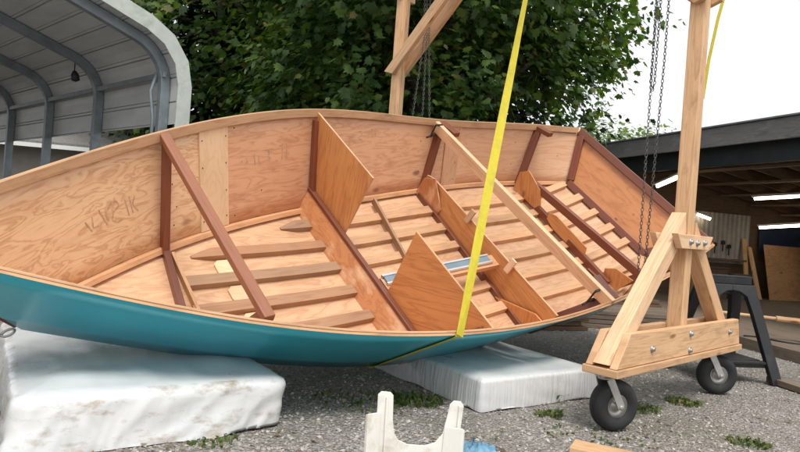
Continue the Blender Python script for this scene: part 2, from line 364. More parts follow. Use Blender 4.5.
for sg in (1,-1):
    mb=MB(); T=[0,.2,.4,.6,.8,1]; th=.012
    inn=[[side(u,t,sg) for t in T] for u in US]; outr=[[side(u,t,sg)+snorm(u,t,sg)*th for t in T] for u in US]
    uv=[[(side(u,0).x*.5+gun(u).x*.5,t*(gun(u)-chi(u)).length) for t in T] for u in US]
    def mf(a,b):
        u=(US[a]+US[a+1])/2; return 0 if u<1.28 else (1 if u<3.0 else 2)
    mb.grid(inn,uv,smooth=True,mf=mf); mb.grid(outr,uv,3,True)
    mb.grid([[i[-1],o[-1]] for i,o in zip(inn,outr)],[[(q[-1][0],0),(q[-1][0],th)] for q in uv],4,False)
    mb.grid([[i[0],o[0]] for i,o in zip(inn,outr)],[[(q[0][0],0),(q[0][0],th)] for q in uv],3,False)
    mb.build('side_panel',PLY,boat)
    # inwale strip under the sheer and chine log
    mb=MB(); UI=US[1:-1]
    def sec(i,hh=.058,tt=.024 if sg>0 else .013):
        u=UI[i]; g=gun(u,sg); n=-snorm(u,1,sg); d=(chi(u,sg)-g).normalized(); n=(n-d*n.dot(d)).normalized()
        a=g-d*.004+n*.001
        return [a,a+n*tt,a+n*tt+d*hh,a+d*hh]
    mb.sweep([gun(u,sg) for u in UI],sec); mb.build('inwale',M['inwale'],boat,bevel=.003)
    mb=MB(); UL=US[3:-1]
    def sec2(i):
        u=UL[i]; c=chi(u,sg); d=(gun(u,sg)-c).normalized(); n=-snorm(u,0,sg); n=(n-d*n.dot(d)).normalized()
        a=c+d*.004+n*.001+V((0,0,.002))
        return [a,a+d*.036,a+d*.033+n*.026,a+n*.036]
    mb.sweep([chi(u,sg) for u in UL],sec2); mb.build('chine_log',M['inwale'],boat,bevel=.003)
# bottom
mb=MB(); W=[-1,-.6,-.2,.2,.6,1]
top=[[V((chi(u).x,chi(u).y*k,chi(u).z)) for k in W] for u in US]; uv=[[(p.x,p.y) for p in r_] for r_ in top]
mb.grid(top,uv,0,True); mb.grid([[p-V((0,0,.014)) for p in r_] for r_ in top],uv,1,True)
mb.build('bottom_panel',[M['ply_floor'],M['teal']],boat)
# bottom battens
for yb,x0 in ((.555,2.02),(.333,1.27),(.111,1.145),(-.111,1.12),(-.333,1.33),(-.555,2.08)):
    x3=3.47+.0625*yb; x4=4.715+.055*yb
    for bi,(xa,xb) in enumerate(((x0,2.262),(2.285,x3-.008),(x3+.022,x4-.02),(x4+.022,5.35 if abs(yb)<.5 else 5.31))):
        mb=MB(); xs=[xa+(xb-xa)*i/14 for i in range(15)]; wob=R.uniform(-.008,.008); wd=.078+R.uniform(-.006,.006)
        def sec3(i):
            x=xs[i]; z=czx(x); tp=min(1,.25+(x-xa)*6) if xa==x0 and abs(yb)>.2 else 1; a=wd/2*tp; y=yb+wob
            return [V((x,y-a,z)),V((x,y+a,z)),V((x,y+a,z+.044*tp)),V((x,y-a,z+.044*tp))]
        mb.sweep([V((x,yb,czx(x))) for x in xs],sec3); mb.build('floor_batten',M['batten'] if bi==0 else M['batten_light'],boat,bevel=.002)
# butt plates on side and bottom
def side_plate(u0,u1,t0,t1,off,mat,sg=1,name='butt_strap'):
    mb=MB(); uu=[u0+(u1-u0)*i/6 for i in range(7)]; tt=[t0+(t1-t0)*j/6 for j in range(7)]
    f=lambda u,t,o:side(u,t,sg)-snorm(u,t,sg)*o
    A=[[f(u,t,off) for t in tt] for u in uu]; Bq=[[f(u,t,0.0005) for t in tt] for u in uu]
    uv=[[(t*.7,u*1.2) for t in tt] for u in uu]
    mb.grid(A,uv,0,False)
    for P,Q in ((A[0],Bq[0]),(A[-1],Bq[-1]),([r_[0] for r_ in A],[r_[0] for r_ in Bq]),([r_[-1] for r_ in A],[r_[-1] for r_ in Bq])):
        mb.grid([P,Q],[[(i*.1,0) for i in range(7)],[(i*.1,.01) for i in range(7)]],0,False)
    mb.build(name,mat,boat)
side_plate(1.20,1.38,.06,.93,.013,M['ply_pale'])
side_plate(3.07,3.22,.06,.93,.013,M['ply_rose'])
for ya,yb in ((.155,.292),(-.068,.068),(-.29,-.155)):
    mb=MB(); z=lambda x:czx(x); c=.03
    pts=[(1.39+c,ya),(1.58,ya),(1.58,yb),(1.39+c,yb),(1.39,yb-c),(1.39,ya+c)]
    mb.prism([V((x,y,z(x)+.001)) for x,y in pts],(0,0,.012),(1,0,0),(0,1,0)); mb.build('butt_block',M['ply_pale'],boat,bevel=.002)
def screw(u,t,sg=1,off=.0145):
    mb=MB(); n=-snorm(u,t,sg); mb.disc_lathe(side(u,t,sg)+n*off,n,[(0,.0045),(.0012,.0045),(.0012,0)],8); mb.build('screw_head',M['gap'],boat)
for u in (1.215,1.365):
    for t in (.15,.38,.62,.85): screw(u,t)
for t in (.15,.4,.65,.88): screw(3.19,t)
for u,t in ((1.04,.2),(1.04,.55),(1.04,.8),(1.06,.35),(2.1,.25),(2.1,.6),(2.1,.82),(1.62,.3),(2.85,.3),(2.85,.7),(3.8,.35),(3.8,.7),(4.6,.5),(1.43,.12),(1.43,.9)): screw(u,t,1,.001)
# stem
mb=MB(); mb.beam((.29,0,.30),(-.20,0,.985),.07,.06,(1,0,0)); mb.build('stem',M['red'],boat,bevel=.006)
mb=MB(); ea=V((.17,-.075,.30)); ring=[]
rc=BM.inverted()@V((-1.768,2.90,.372)); ax=(V((.17,-.06,.28))-rc).normalized(); sdv=ax.cross(V((0,0,1))).normalized()
ring=[rc+ax*(.03*math.cos(a))+sdv*(.018*math.sin(a)) for a in [2*math.pi*i/16 for i in range(17)]]
mb.tube(ring,.006,6); mb.tube([rc+ax*.028,rc+ax*.10],.008,6); mb.build('bow_eye',M['steel'],boat)
# transom
def tp(f,t):      # f -1..1 across, t 0 chine..1 gunwale
    a=side(5,t,1); return V((a.x,a.y*f,a.z))
mb=MB(); tn=V((.88,0,-.47)).normalized()*.02
F5=[-1,-.5,0,.5,1]; T5=[0,.33,.66,1]
g=[[tp(f,t) for t in T5] for f in F5]; uvg=[[(p.y+3,t*.7) for p,t in zip(r_,T5)] for r_ in g]
mb.grid(g,uvg,0,False); mb.grid([[p+tn for p in r_] for r_ in g],uvg,1,False)
mb.grid([[r_[-1] for r_ in g],[r_[-1]+tn for r_ in g]],[[(i*.4,0) for i in range(5)],[(i*.4,.02) for i in range(5)]],2,False)
mb.build('transom',[M['ply_knot'],M['teal'],M['edge']],boat)
ti=-tn.normalized()
mb=MB(); mb.beam(tp(-.985,.955)+ti*.018,tp(.985,.955)+ti*.018,.034,.075,tp(0,1)-tp(0,0)); mb.build('transom_top_rail',M['red'],boat,bevel=.004)
mb=MB(); mb.beam(tp(-.97,.06)+ti*.018,tp(.97,.06)+ti*.018,.034,.075,tp(0,1)-tp(0,0)); mb.build('transom_sill',M['red'],boat,bevel=.004)
for sg in (1,-1):
    mb=MB(); mb.beam(tp(sg*.93,.12)+ti*.02,tp(sg*.945,.90)+ti*.02,.036,.07,(0,1,0)); mb.build('transom_cheek',M['red'],boat,bevel=.004)
# frame 1
def rib(p0,p1,w,h,mat,name='rib',inn=.0):
    mb=MB(); p0=V(p0);p1=V(p1); mb.beam(p0,p1,w,h,(0,1,0)); return mb.build(name,mat,boat,bevel=.004)
for sg in (1,-1):
    rib((1.12,sg*.37,.16),(1.157,sg*.655,.775),.04,.06,M['red'])
mb=MB(); mb.beam((1.125,.38,.175),(1.02,-.33,.20),.04,.08); mb.build('floor_timber',M['red'],boat,bevel=.004)
mb=MB(); mb.beam((1.155,.35,.175),(1.14,-.12,.175),.02,.075); mb.build('cleat',M['inwale'],boat,bevel=.003)
mb=MB(); mb.beam((1.155,.712,.80),(1.155,-.705,.81),.055,.045); mb.build('cross_spall',M['spall'],boat,bevel=.004)
# frame 2 : web, cap and the two half bulkheads
fx=lambda z:2.335+.055*z
fw=lambda z:2.245+.62*z
mb=MB(); mb.prism([V((fw(z),y,z)) for y,z in ((.735,-.004),(.80,.16),(-.80,.16),(-.735,-.004))],(.022,0,0),(0,1,0),(0,0,1)); mb.build('frame_web',M['web'],boat,bevel=.002)
mb=MB(); mb.beam((2.350,.80,.168),(2.350,-.80,.168),.035,.032); mb.build('frame_cap',M['red'],boat,bevel=.003)
for sg in (1,-1):
    mb=MB(); mb.prism([V((fx(z)+.026,sg*y,z)) for y,z in ((1.052,.683),(.265,.695),(.30,.03),(.735,.03),(.80,.155))],(.013,0,0),(0,.35,1) if sg>0 else (0,.8,-.6),(0,1,-.35) if sg>0 else (0,.6,.8),0,1)
    mb.build('half_bulkhead',[M['ply_orange'],M['edge']],boat)
    rib((2.355,sg*.765,.17),(2.385,sg*1.02,.63),.035,.05,M['red'])
# frame 3
mb=MB(); mb.prism([V(q) for q in ((3.52,.80,-.055),(3.53,.79,.165),(3.52,.70,.20),(3.42,-.93,.285),(3.42,-.82,-.055))],(.016,0,.0),(0,1,0),(0,0,1),0,1); mb.build('frame_web',[M['ply_orange'],M['edge']],boat)
mb=MB(); mb.beam((3.50,.76,-.03),(3.40,-.78,-.03),.03,.06); mb.build('floor_timber',M['red'],boat,bevel=.003)
mb=MB(); mb.prism([V((3.49,y,z)) for y,z in ((.775,.15),(.66,.235),(.46,.05),(.475,-.005),(.70,-.04),(.80,-.04))],(.014,0,0),(0,.5,1),(0,1,-.5)); mb.build('gusset',M['web'],boat,bevel=.002)
mb=MB(); mb.prism([V((3.40,y,z)) for y,z in ((-.80,.16),(-.69,.10),(-.45,-.03),(-.82,-.045),(-.90,.16))],(.014,0,0),(0,.5,1),(0,1,-.5)); mb.build('gusset',M['ply_orange'],boat,bevel=.002)
for sg in (1,-1):
    rib((3.56 if sg>0 else 3.45,sg*.80,-.03),(3.725,sg*1.055,.50),.045,.075,M['red'])
    mb=MB(); mb.beam((3.735,sg*1.07,.505),(3.745,sg*.86,.525),.075,.045); mb.build('rib_head',M['red'],boat,bevel=.004)
for y in (.155,-.405):
    mb=MB(); xx=3.505 if y>0 else 3.465; mb.beam((xx-.045,y,.20),(xx-.02,y+.0,.315),.05,.022,(1,0,0)); mb.build('cleat',M['fir_light'],boat,bevel=.002)
mb=MB(); mb.beam((3.88,-.73,.41),(3.92,-1.03,.40),.025,.075); mb.build('near_knee',M['red'],boat,bevel=.003)
# frame 4
mb=MB(); mb.beam((4.75,.62,-.045),(4.68,-.66,-.045),.04,.075); ft=mb.build('floor_timber',M['red'],boat,bevel=.003)
mb=MB(); mb.prism([V((4.69,y,z)) for y,z in ((.20,.045),(.12,.075),(-.30,.06),(-.33,-.02),(-.29,-.055),(.08,-.055),(.19,-.02))],(.012,0,0),(0,1,0),(0,0,1)); mb.build('frame_plate',M['ply_orange'],boat,bevel=.002)
for yz in (((.72,.12),(.635,.20),(.425,.135),(.335,.02),(.375,-.055),(.69,-.06)),((-.54,.03),(-.62,.106),(-.80,.14),(-.74,-.055),(-.57,-.055))):
    mb=MB(); mb.prism([V((4.715,y,z)) for y,z in yz],(.013,0,0),(0,.6,1),(0,1,-.6)); mb.build('gusset',M['ply_orange'],boat,bevel=.002)
mb=MB(); mb.beam((4.74,.57,.115),(4.78,-.80,.195),.045,.075); mb.build('cross_beam',M['red'],boat,bevel=.004)
for sg in (1,-1):
    rib((4.77,sg*.70,-.03),(4.985,sg*.945,.45),.045,.07,M['red'])
    mb=MB(); mb.beam((4.99,sg*.965,.46),(5.0,sg*.80,.49),.07,.045); mb.build('rib_head',M['red'],boat,bevel=.004)
# faint pencil marks on the panels: strokes in (u,t)
def mark(strokes,wd):
    for st in strokes:
        mb=MB()
        for (u0,t0),(u1,t1) in zip(st,st[1:]):
            a=side(u0,t0); b=side(u1,t1); n=-snorm(u0,t0); d=(b-a).normalized(); s_=d.cross(n)*wd/2; o=n*.0016
            mb.face([a-s_+o,b-s_+o,b+s_+o,a+s_+o])
        mb.build('pencil_mark',M['pencil'],boat)
mark([[(.545,.50),(.56,.41)],[(.585,.52),(.57,.43),(.60,.43)],[(.625,.55),(.645,.41)],[(.655,.52),(.655,.44)],[(.67,.53),(.69,.57),(.72,.57),(.73,.53),(.69,.49),(.675,.43),(.70,.40),(.73,.41)],[(.765,.56),(.77,.42)],[(.79,.57),(.795,.43)],[(.82,.56),(.80,.50),(.825,.43)]],.0075)
mark([[(1.47,.585),(1.485,.60)],[(1.50,.56),(1.52,.58),(1.51,.62)],[(1.565,.64),(1.575,.54)],[(1.60,.62),(1.60,.55),(1.63,.55)],[(1.64,.66),(1.70,.665)],[(1.67,.66),(1.675,.55)],[(1.72,.55),(1.735,.55)],[(1.75,.68),(1.785,.70)],[(1.77,.69),(1.77,.55)],[(1.80,.70),(1.805,.56)]],.0075)
mark([[(2.30,.76),(2.29,.69),(2.32,.68)],[(2.335,.78),(2.36,.79),(2.365,.75),(2.335,.71),(2.37,.70)],[(2.41,.72),(2.425,.73)],[(2.44,.82),(2.445,.72)],[(2.465,.83),(2.47,.73)]],.007)
mark([[(1.115,.71),(1.125,.66),(1.135,.60),(1.15,.52)],[(1.12,.68),(1.14,.55)]],.016)

# ---------------------------------------------------------------- things lying in the boat (boat coordinates -> world)
def bw(x,y,z): return BM@V((x,y,z))
def thing_mb(name,mb,mats,label,cat,group=None,bevel=.003):
    o=mb.build(name,mats,bevel=bevel); tag(o,label,cat,group); return o
mb=MB(); mb.beam(bw(2.39,-.217,.150),bw(3.47,-.255,.150),.11,.04,BZ); thing_mb('support_board',mb,M['inwale'],'short brown board lying across the boat frames under the spirit level','board')
lev=empty('spirit_level',bw(2.9,-.2,.17),'aluminium spirit level lying on the brown board inside the boat','spirit level')
mb=MB(); q=.172
mb.beam(bw(2.40,-.166,q+.012),bw(3.40,-.205,q+.012),.016,.024,BZ); mb.beam(bw(2.40,-.236,q+.012),bw(3.40,-.275,q+.012),.016,.024,BZ); mb.build('rail',M['alu'],lev,bevel=.002)
mb=MB(); mb.beam(bw(2.41,-.201,q+.009),bw(3.39,-.24,q+.009),.054,.014,BZ); mb.build('web',M['bluegrey'],lev)
mb=MB(); mb.beam(bw(2.96,.72,.02),bw(2.83,.03,.022),.022,.06,BZ); thing_mb('loose_stick',mb,M['batten'],'thin brown stick lying across the floor battens beside the pointed plywood panel','stick')
mb=MB(); mb.beam(bw(3.655,1.045,.50),bw(3.66,-1.10,.515),.042,.088,BZ); thing_mb('cross_brace',mb,M['fir_light'],'pale new timber brace clamped across the open boat from side to side','brace')
def clamp(p,lab):
    c=empty('bar_clamp',p,lab,'clamp','clamps holding the pale brace')
    p=V(p); mb=MB(); mb.beam(p-BX*.01+BZ*.055,p-BX*.01-BZ*.07,.010,.016,BX); mb.build('bar',M['black'],c,bevel=.002)
    mb=MB(); mb.beam(p-BX*.01+BZ*.055,p+BX*.07+BZ*.055,.016,.014,BZ); mb.build('jaw',M['black'],c,bevel=.002)
    mb=MB(); mb.beam(p-BX*.01-BZ*.05,p+BX*.07-BZ*.05,.018,.018,BZ); mb.build('jaw',M['black'],c,bevel=.002)
    mb=MB(); mb.tube([p-BX*.01-BZ*.055,p-BX*.055-BZ*.07],.009,8); mb.build('handle',M['black'],c)
clamp(bw(3.60,.99,.49),'small black clamp gripping the pale brace at the far side of the boat')
clamp(bw(3.60,-.98,.49),'small black clamp gripping the pale brace at the near side of the boat')

# ------------------------------------------------------------------ wrapped mattresses
def mattress(name,c0,ex,ey,L,Wd,T,mat,label,seed,amp,skirt,rc=.05,rr=.035,pleat=0):
    """c0: front corner at ground; ex along the visible short end; ey backwards"""
    c0=V(c0); ex=V(ex).normalized(); ey=V(ey); ey=(ey-ex*ey.dot(ex)).normalized(); mb=MB(); sd=V((seed*7.1,seed*3.3,seed))
    nz=18
    def prof(a,b):         # rounded rectangle outline by perimeter walk
        return a
    # outline points of rounded rectangle
    per=[]
    def arc(cx,cy,a0):
        for k in range(7): 
            a=a0+math.pi/2*k/6; per.append((cx+rc*math.cos(a),cy+rc*math.sin(a),math.cos(a),math.sin(a)))
    def line(x0,y0,x1,y1,nx_,ny_,n):
        for k in range(1,n): t=k/n; per.append((x0+(x1-x0)*t,y0+(y1-y0)*t,nx_,ny_))
    line(rc,0,L-rc,0,0,-1,110); arc(L-rc,rc,-math.pi/2); line(L,rc,L,Wd-rc,1,0,150); arc(L-rc,Wd-rc,0); line(L-rc,Wd,rc,Wd,0,1,30); arc(rc,Wd-rc,math.pi/2); line(0,Wd-rc,0,rc,-1,0,150); arc(rc,rc,math.pi)
    P=[];UV=[]
    rings=[(0.0,1.0+0)]
    for j in range(nz+1):
        f=j/nz; z=T*f
        ins=0.0
        if z>T-rr: q=(z-(T-rr))/rr; ins=rr*(1-math.sqrt(max(0,1-q*q)))
        row=[];ru=[]
        for k,(x,y,nx_,ny_) in enumerate(per):
            wp=c0+ex*x+ey*y
            s=(x+2.3*y if abs(nx_)<.5 else y*1.3+x)+0.0
            fold=noise.noise(V((s*3.5+f*2.2,f*1.3,seed)))*.55+(1-2.4*abs(noise.noise(V((s*6.5+f*1.7+.35*noise.noise(V((s*4,f*2,2))),f*.55,seed+9)))))*.42-.2+pleat*(1-2*abs(noise.noise(V((s*22+f*1.5,f*.5,seed+2)))))
            lump=noise.noise(V((s*1.5,f*1.5,seed+4)))
            out=amp*(fold*(1.15-.6*f)+.6*lump)-ins+skirt*(1-f)**2.2*(.6+.9*noise.noise(V((s*2.2,3,seed))))
            out+=.006*math.sin(f*math.pi)
            zz=z
            lift=max(0,1-x/.34)*max(0,1-y/.5) if seed<2 else 0
            if j==0: zz=.004+max(0,noise.noise(V((s*3.1,8,seed))))*(.075 if seed<2 else .02)+.05*lift
            out-=.05*lift*(1-f)**1.5
            row.append(wp+ex*nx_*out+ey*ny_*out+V((0,0,zz+.25*amp*lump*f))); ru.append((s,z))
        P.append(row);UV.append(ru)
    mb.grid(P,UV,0,True,close=True)
    # top: shrink rings inwards
    last=P[-1]; cen=c0+ex*L/2+ey*Wd/2+V((0,0,T)); TP=[last]; TU=[UV[-1]]
    for j in range(1,15):
        f=j/15; row=[]
        for p in last:
            q=p.lerp(V((cen.x,cen.y,T)),f); 
            h=noise.noise(V((q.x*3.1,q.y*3.1,seed)))*.02+noise.noise(V(((q-c0).dot(ex)*11,(q-c0).dot(ey)*2.0,seed+3)))*.007*min(1,f*6)
            row.append(V((q.x,q.y,p.z*(1-f)+T*f+h*min(1,f*5)+.012*min(1,f*4))))
        TP.append(row);TU.append([(p.x,p.y) for p in row])
    mb.grid(TP,TU,1,True,close=True); mb.face(TP[-1],None,1,True)
    o=mb.build(name,list(mat)); tag(o,label,'mattress','plastic wrapped mattresses under the boat'); return o
mattress('wrapped_mattress',(-.47,3.00,0),(-.85,-.565,0),(-.565,.85,0),1.13,1.85,.235,(M['wrap'],M['wrap_top']),'dirty white plastic wrapped mattress with stained crumpled front, under the bow',1.0,.020,.045,.07,.04,.12)
mattress('wrapped_mattress',(.52,3.47,0),(.83,.56,0),(-.62,.79,0),.98,1.75,.185,(M['wrap2'],M['wrap2_top']),'clean pleated plastic wrapped mattress under the middle of the boat',5.0,.006,.008,.022,.014,.4)

# ------------------------------------------------------------------ gantry
GE=V((.733,.68,0)).normalized(); GN=V((-.68,.733,0)).normalized(); GF=V((1.74,3.86,0)); GB=V((-.12,5.80,0)); GN=(GB-GF).normalized(); GE2=V((GN.y,-GN.x,0))
gan=empty('gantry_crane',(GF+GB)/2,'wooden rolling gantry of raw fir timber standing over the boat','gantry')
fir=M['fir']
def wheel_set(p,dirv,tilt=0):
    """swivel caster: p ground contact, plate at z=.305"""
    p=V(p); ax=V(dirv).normalized(); Rw=.136
    c=p+V((0,0,Rw)); fwd=ax.cross(V((0,0,1))).normalized()
    mb=MB(); piv=p+fwd*.07
    mb.beam(piv-GE*.055+V((0,0,.304)),piv+GE*.055+V((0,0,.304)),.10,.008); mb.disc_lathe(piv+V((0,0,.275)),(0,0,1),[(0,.0),(0,.035),(.026,.035),(.026,0)],16)
    for s_ in (1,-1):
        a=piv+ax*s_*.045+V((0,0,.285)); b=c+ax*s_*.062
        mb.beam(a,b,.008,.045,fwd); mb.disc_lathe(b,ax*s_,[(0,0),(0,.014),(.010,.014),(.012,0)],12)
    mb.beam(piv-ax*.05+V((0,0,.285)),piv+ax*.05+V((0,0,.285)),.05,.008)
    fk=mb.build('caster',M['steel'],gan,bevel=.002)
    mb=MB(); wd=.052
    pr=[(-.03,.058),(-wd*.85,.075),(-wd,.10),(-wd*.9,.120),(-wd*.55,.132),(-.012,.1355),(-.009,.131),(-.004,.131),(0,.1357),(.004,.131),(.009,.131),(.012,.1355),(wd*.55,.132),(wd*.9,.120),(wd,.10),(wd*.85,.075),(.03,.058)]
    mb.disc_lathe(c,ax,pr,40); ty=mb.build('tyre',M['rubber'],fk)
    mb=MB(); mb.disc_lathe(c,ax,[(-.036,.0),(-.036,.02),(-.018,.024),(-.016,.045),(-.034,.062),(.034,.062),(.016,.045),(.018,.024),(.036,.02),(.036,0)],28); rm=mb.build('rim',M['steel'],fk)
MW_keep=MW
def build_end(C,sgn):
    """one A-frame at C; sgn=+1 faces the viewer side (front), normal away from the boat"""
    N=-GN*sgn; E=GE2; z0=.312
    zpost=3.28
    for k,off in enumerate((-.023,.023)):
        mb=MB(); a=C+E*off; mb.beam(a+V((0,0,z0+.04)),a+V((0,0,zpost)),.09,.044,E); mb.build('post',fir,gan,bevel=.004)
    mb=MB(); mb.beam(C-E*.92+V((0,0,z0+.02)),C+E*.90+V((0,0,z0+.02)),.20,.04); mb.build('base_plank',fir,gan,bevel=.004)
    for s_ in (1,-1):
        mb=MB(); q=C+N*s_*.067+V((0,0,z0+.042+.088)); mb.beam(q-E*(.845),q+E*(.855),.042,.175,(0,0,1),cut0=.13,cut1=-.05); mb.build('base_board',fir,gan,bevel=.004)
    for s_ in (-1,1):
        zt=1.15 if s_<0 else 1.10
        mb=MB(); a=C+E*(-.86 if s_<0 else .80)+V((0,0,z0+.045)); b=C+E*s_*.075+V((0,0,zt)); mb.beam(a,b,.088,.10,E*s_+V((0,0,.6)),cut0=-.06 if s_<0 else -.06,cut1=.07); mb.build('leg',M['fir_light'] if s_<0 else fir,gan,bevel=.004)
    for s_ in (1,-1):
        mb=MB(); q=C+N*s_*.066+V((0,0,1.035)); mb.beam(q-E*.25,q+E*.22,.04,.085,(0,0,1),cut0=-.07,cut1=.07); mb.build('gusset_board',M['fir_light'],gan,bevel=.003)
    for (e,z,off) in ((-.10,1.035,.088),(0,1.03,.088),(.11,1.035,.088),(-.52,z0+.12,.09),(.0,z0+.17,.09),(0,z0+.07,.09),(.66,z0+.14,.09)):
        mb=MB(); mb.disc_lathe(C+E*e+N*off+V((0,0,z)),N,[(-.004,.0),(-.004,.02),(.003,.02),(.004,.012),(.014,.012),(.016,0)],10); mb.build('bolt',M['steel'],gan)
    # knee braces, one either side of the post
    for s_ in (1,-1):
        mb=MB(); q=C+E*s_*.067
        zb=2.40 if sgn<0 else 2.50; mb.beam(q-GN*sgn*.05+V((0,0,zb)),q+GN*sgn*.95+V((0,0,3.32)),.042,.10,(0,0,1),cut0=-.06); mb.build('knee_brace',fir,gan,bevel=.004)
        mb=MB(); mb.beam(q+V((0,0,3.08)),q+V((0,0,3.5)),.04,.12,E); mb.build('splice_block',M['fir_light'],gan,bevel=.003)
    for e in (-.74,.74):
        wheel_set(C+E*e,V((.35,-.93,0)) if e<0 else V((.05,-1,0)))
build_end(GF,1); build_end(GB,-1)
mb=MB(); mb.beam(GF-GN*.25+V((0,0,3.40)),GB+GN*.25+V((0,0,3.40)),.09,.235); mb.build('top_beam',fir,gan,bevel=.005)

# ------------------------------------------------------------------ chains
def chain_mesh(mb,path,pitch=.022,wire=.0025):
    path=[V(p) for p in path]; seg=[(b-a).length for a,b in zip(path,path[1:])]; tot=sum(seg); n=int(tot/pitch)
    for k in range(n):
        s_=k*pitch; i=0
        while i<len(seg)-1 and s_>seg[i]: s_-=seg[i]; i+=1
        d=(path[i+1]-path[i]).normalized(); p=path[i]+d*s_
        a=d.orthogonal().normalized(); a=(Matrix.Rotation(math.pi/4+(math.pi/2 if k%2 else 0),3,d)@a)
        pts=[]
        for m_ in range(10):
            an=2*math.pi*m_/10; pts.append(p+d*(.0138*math.cos(an))+a*(.0078*math.sin(an)))
        pts.append(pts[0]); mb.tube(pts,wire,4,caps=False)
def sag(a,b,n=2): return [lerp(a,b,i/n) for i in range(n+1)]
def hoist(p,name,label,falls,hooks):
    h=empty(name,p,label,'chain hoist','chain hoists hanging from the gantry beam'); p=V(p)
    mb=MB(); mb.disc_lathe(p+V((0,0,0))-GN*.05,GN,[(0,0),(0,.075),(.02,.085),(.08,.085),(.10,.075),(.10,0)],20); mb.tube([p+V((0,0,.08)),p+V((0,0,.16))],.012,8); mb.build('hoist_body',M['black'],h)
    for f in falls:
        mb=MB(); chain_mesh(mb,f); mb.build('chain',M['chain'],h,weld=False)
    return h
pf=V((1.58,4.05,3.12))
hoist(pf,'chain_hoist','dark chain hoist beside the front post, its long chain loop hanging over the transom end',
 [[pf+V((-.05,0,-.05)),V((1.545,4.05,2.2)),V((1.553,4.05,.84)),V((1.575,4.055,.80)),V((1.597,4.06,.84)),V((1.62,4.05,2.2)),pf+V((.04,0,-.05))],
  [pf+V((-.02,.02,-.05)),V((1.55,4.07,2.05)),V((1.565,4.07,2.0)),V((1.575,4.07,2.05)),pf+V((0,.03,-.05))]],None)
pr=V((.085,5.58,3.12))
hoist(pr,'chain_hoist','dark chain hoist beside the rear post, three chain falls against the trees',
 [[pr+V((-.02,0,-.05)),V((.09,5.58,2.7)),V((.035,5.58,1.95))],[pr+V((0,0,-.05)),V((.11,5.58,2.7)),V((.125,5.58,1.95))],[pr+V((.03,0,-.05)),V((.13,5.58,2.7)),V((.19,5.58,1.95))]],None)

# ------------------------------------------------------------------ straps
def ribbon(mb,pts,wd,wv,th=.003):
    pts=[V(p) for p in pts]
    def sec(i):
        d=(pts[min(i+1,len(pts)-1)]-pts[max(i-1,0)]).normalized(); s_=V(wv[i] if isinstance(wv,list) else wv); s_=(s_-d*s_.dot(d)).normalized()*wd/2; n=d.cross(s_).normalized()*th
        return [pts[i]-s_,pts[i]+s_,pts[i]+s_+n,pts[i]-s_+n]
    mb.sweep(pts,sec)
SU=1.80
gk=BM@(side(SU,1.0,-1)+snorm(SU,1,-1)*.02+V((0,0,.006)))
low=[BM@(side(SU-.06*k/5,1-k/5,-1)+snorm(SU,1-k/5,-1)*.017) for k in range(6)]
und=[BM@(V((chi(1.74).x-.03*k,chi(1.74,-1).y+.2*k,chi(1.74).z-.02))) for k in range(1,5)]
topp=V((.87,4.70,3.28))
path=[lerp(topp,gk,i/12) for i in range(13)]+low[0:]+und
mb=MB(); bxw=BX.copy(); vw=V((.75,.62,.1)); wv=[Matrix.Rotation(.30*math.sin(i*.55+.4),3,'Z')@vw if i<13 else vw for i in range(len(path))]
ribbon(mb,path,.058,wv); strap=mb.build('lifting_strap',M['strap']); tag(strap,'wide yellow webbing strap running from the gantry beam down round the teal hull','strap')
mb=MB(); tl=[V((1.985,3.93,3.26)),V((1.955,3.95,2.75)),V((1.90,3.96,2.45)),V((1.868,3.97,2.2)),V((1.852,3.98,1.95))]; ribbon(mb,tl,.022,V((1,.3,0)))
tag(mb.build('tie_strap',M['strap']),'thin yellow strap tail hanging behind the front gantry post','strap')

# ------------------------------------------------------------------ foreground odds and ends
# upturned plastic stool: two U-section legs with an arch between
st=empty('plastic_stool',(.13,2.40,0),'grimy white plastic step stool turned upside down with two legs sticking up','stool')
SX=V((.985,.17,0)).normalized(); SY=V((-.17,.985,0)).normalized(); SO=V((.13,2.40,0))
def sp(x,z,y=0): return SO+SX*x+SY*(y+.10*(z-.1))+V((0,0,z))
outl=[(-.165,.0),(.165,.0)]
def skirt(y,flip=1):
    mb=MB(); pts=[(-.175,.0),(.165,.0),(.150,.14)]
    pts=[(-.158,.0),(.150,.0),(.172,.26),(.178,.318),(.165,.334),(.137,.336),(.122,.322),(.112,.27),(.098,.21),(.07,.178),(.03,.165),(-.04,.17),(-.075,.185),(-.092,.21),(-.10,.26),(-.103,.35),(-.115,.362),(-.15,.364),(-.163,.352),(-.163,.28)]
    P=[sp(x,z,y) for x,z in pts]
    # triangulate strip-wise via ngon
    mb.prism(P,SY*.006,SX,V((0,0,1))); return mb
skirt(0).build('skirt',M['white_plastic'],st,bevel=.002)
o2=skirt(.0)
for p_i in range(len(o2.v)): o2.v[p_i]=tuple(V(o2.v[p_i])+SY*.26-V((0,0,.11)))
for xa,ya,xb,yb_,xc_,yc_,zt in ((-.148,-.006,-.203,-.045,-.210,-.03,.292),(.090,-.006,.158,-.05,.168,-.04,.245)):
    mb=MB(); zz=[.0,.10,.2,.26,zt]; zz=[zt*k for k in (0,.3,.6,.85,.96,1)]; ln=.075 if xa>0 else 0
    A=[sp(xa+ln*z*.6,z*.985,ya) for z in zz]; Bq=[sp(xb+ln*z*.4,z,yb_) for z in zz]; C_=[sp(xc_+ln*z*.4,z*.975,yc_) for z in zz]
    mb.grid([A,Bq,C_],[[(z,0) for z in zz],[(z,.07) for z in zz],[(z,.1) for z in zz]],0,False)
    ob=mb.build('leg_wing',M['white_plastic'],st); so_=ob.modifiers.new('Solidify','SOLIDIFY'); so_.thickness=.008; bv=ob.modifiers.new('Bevel','BEVEL'); bv.width=.003; bv.segments=2
mb=MB()
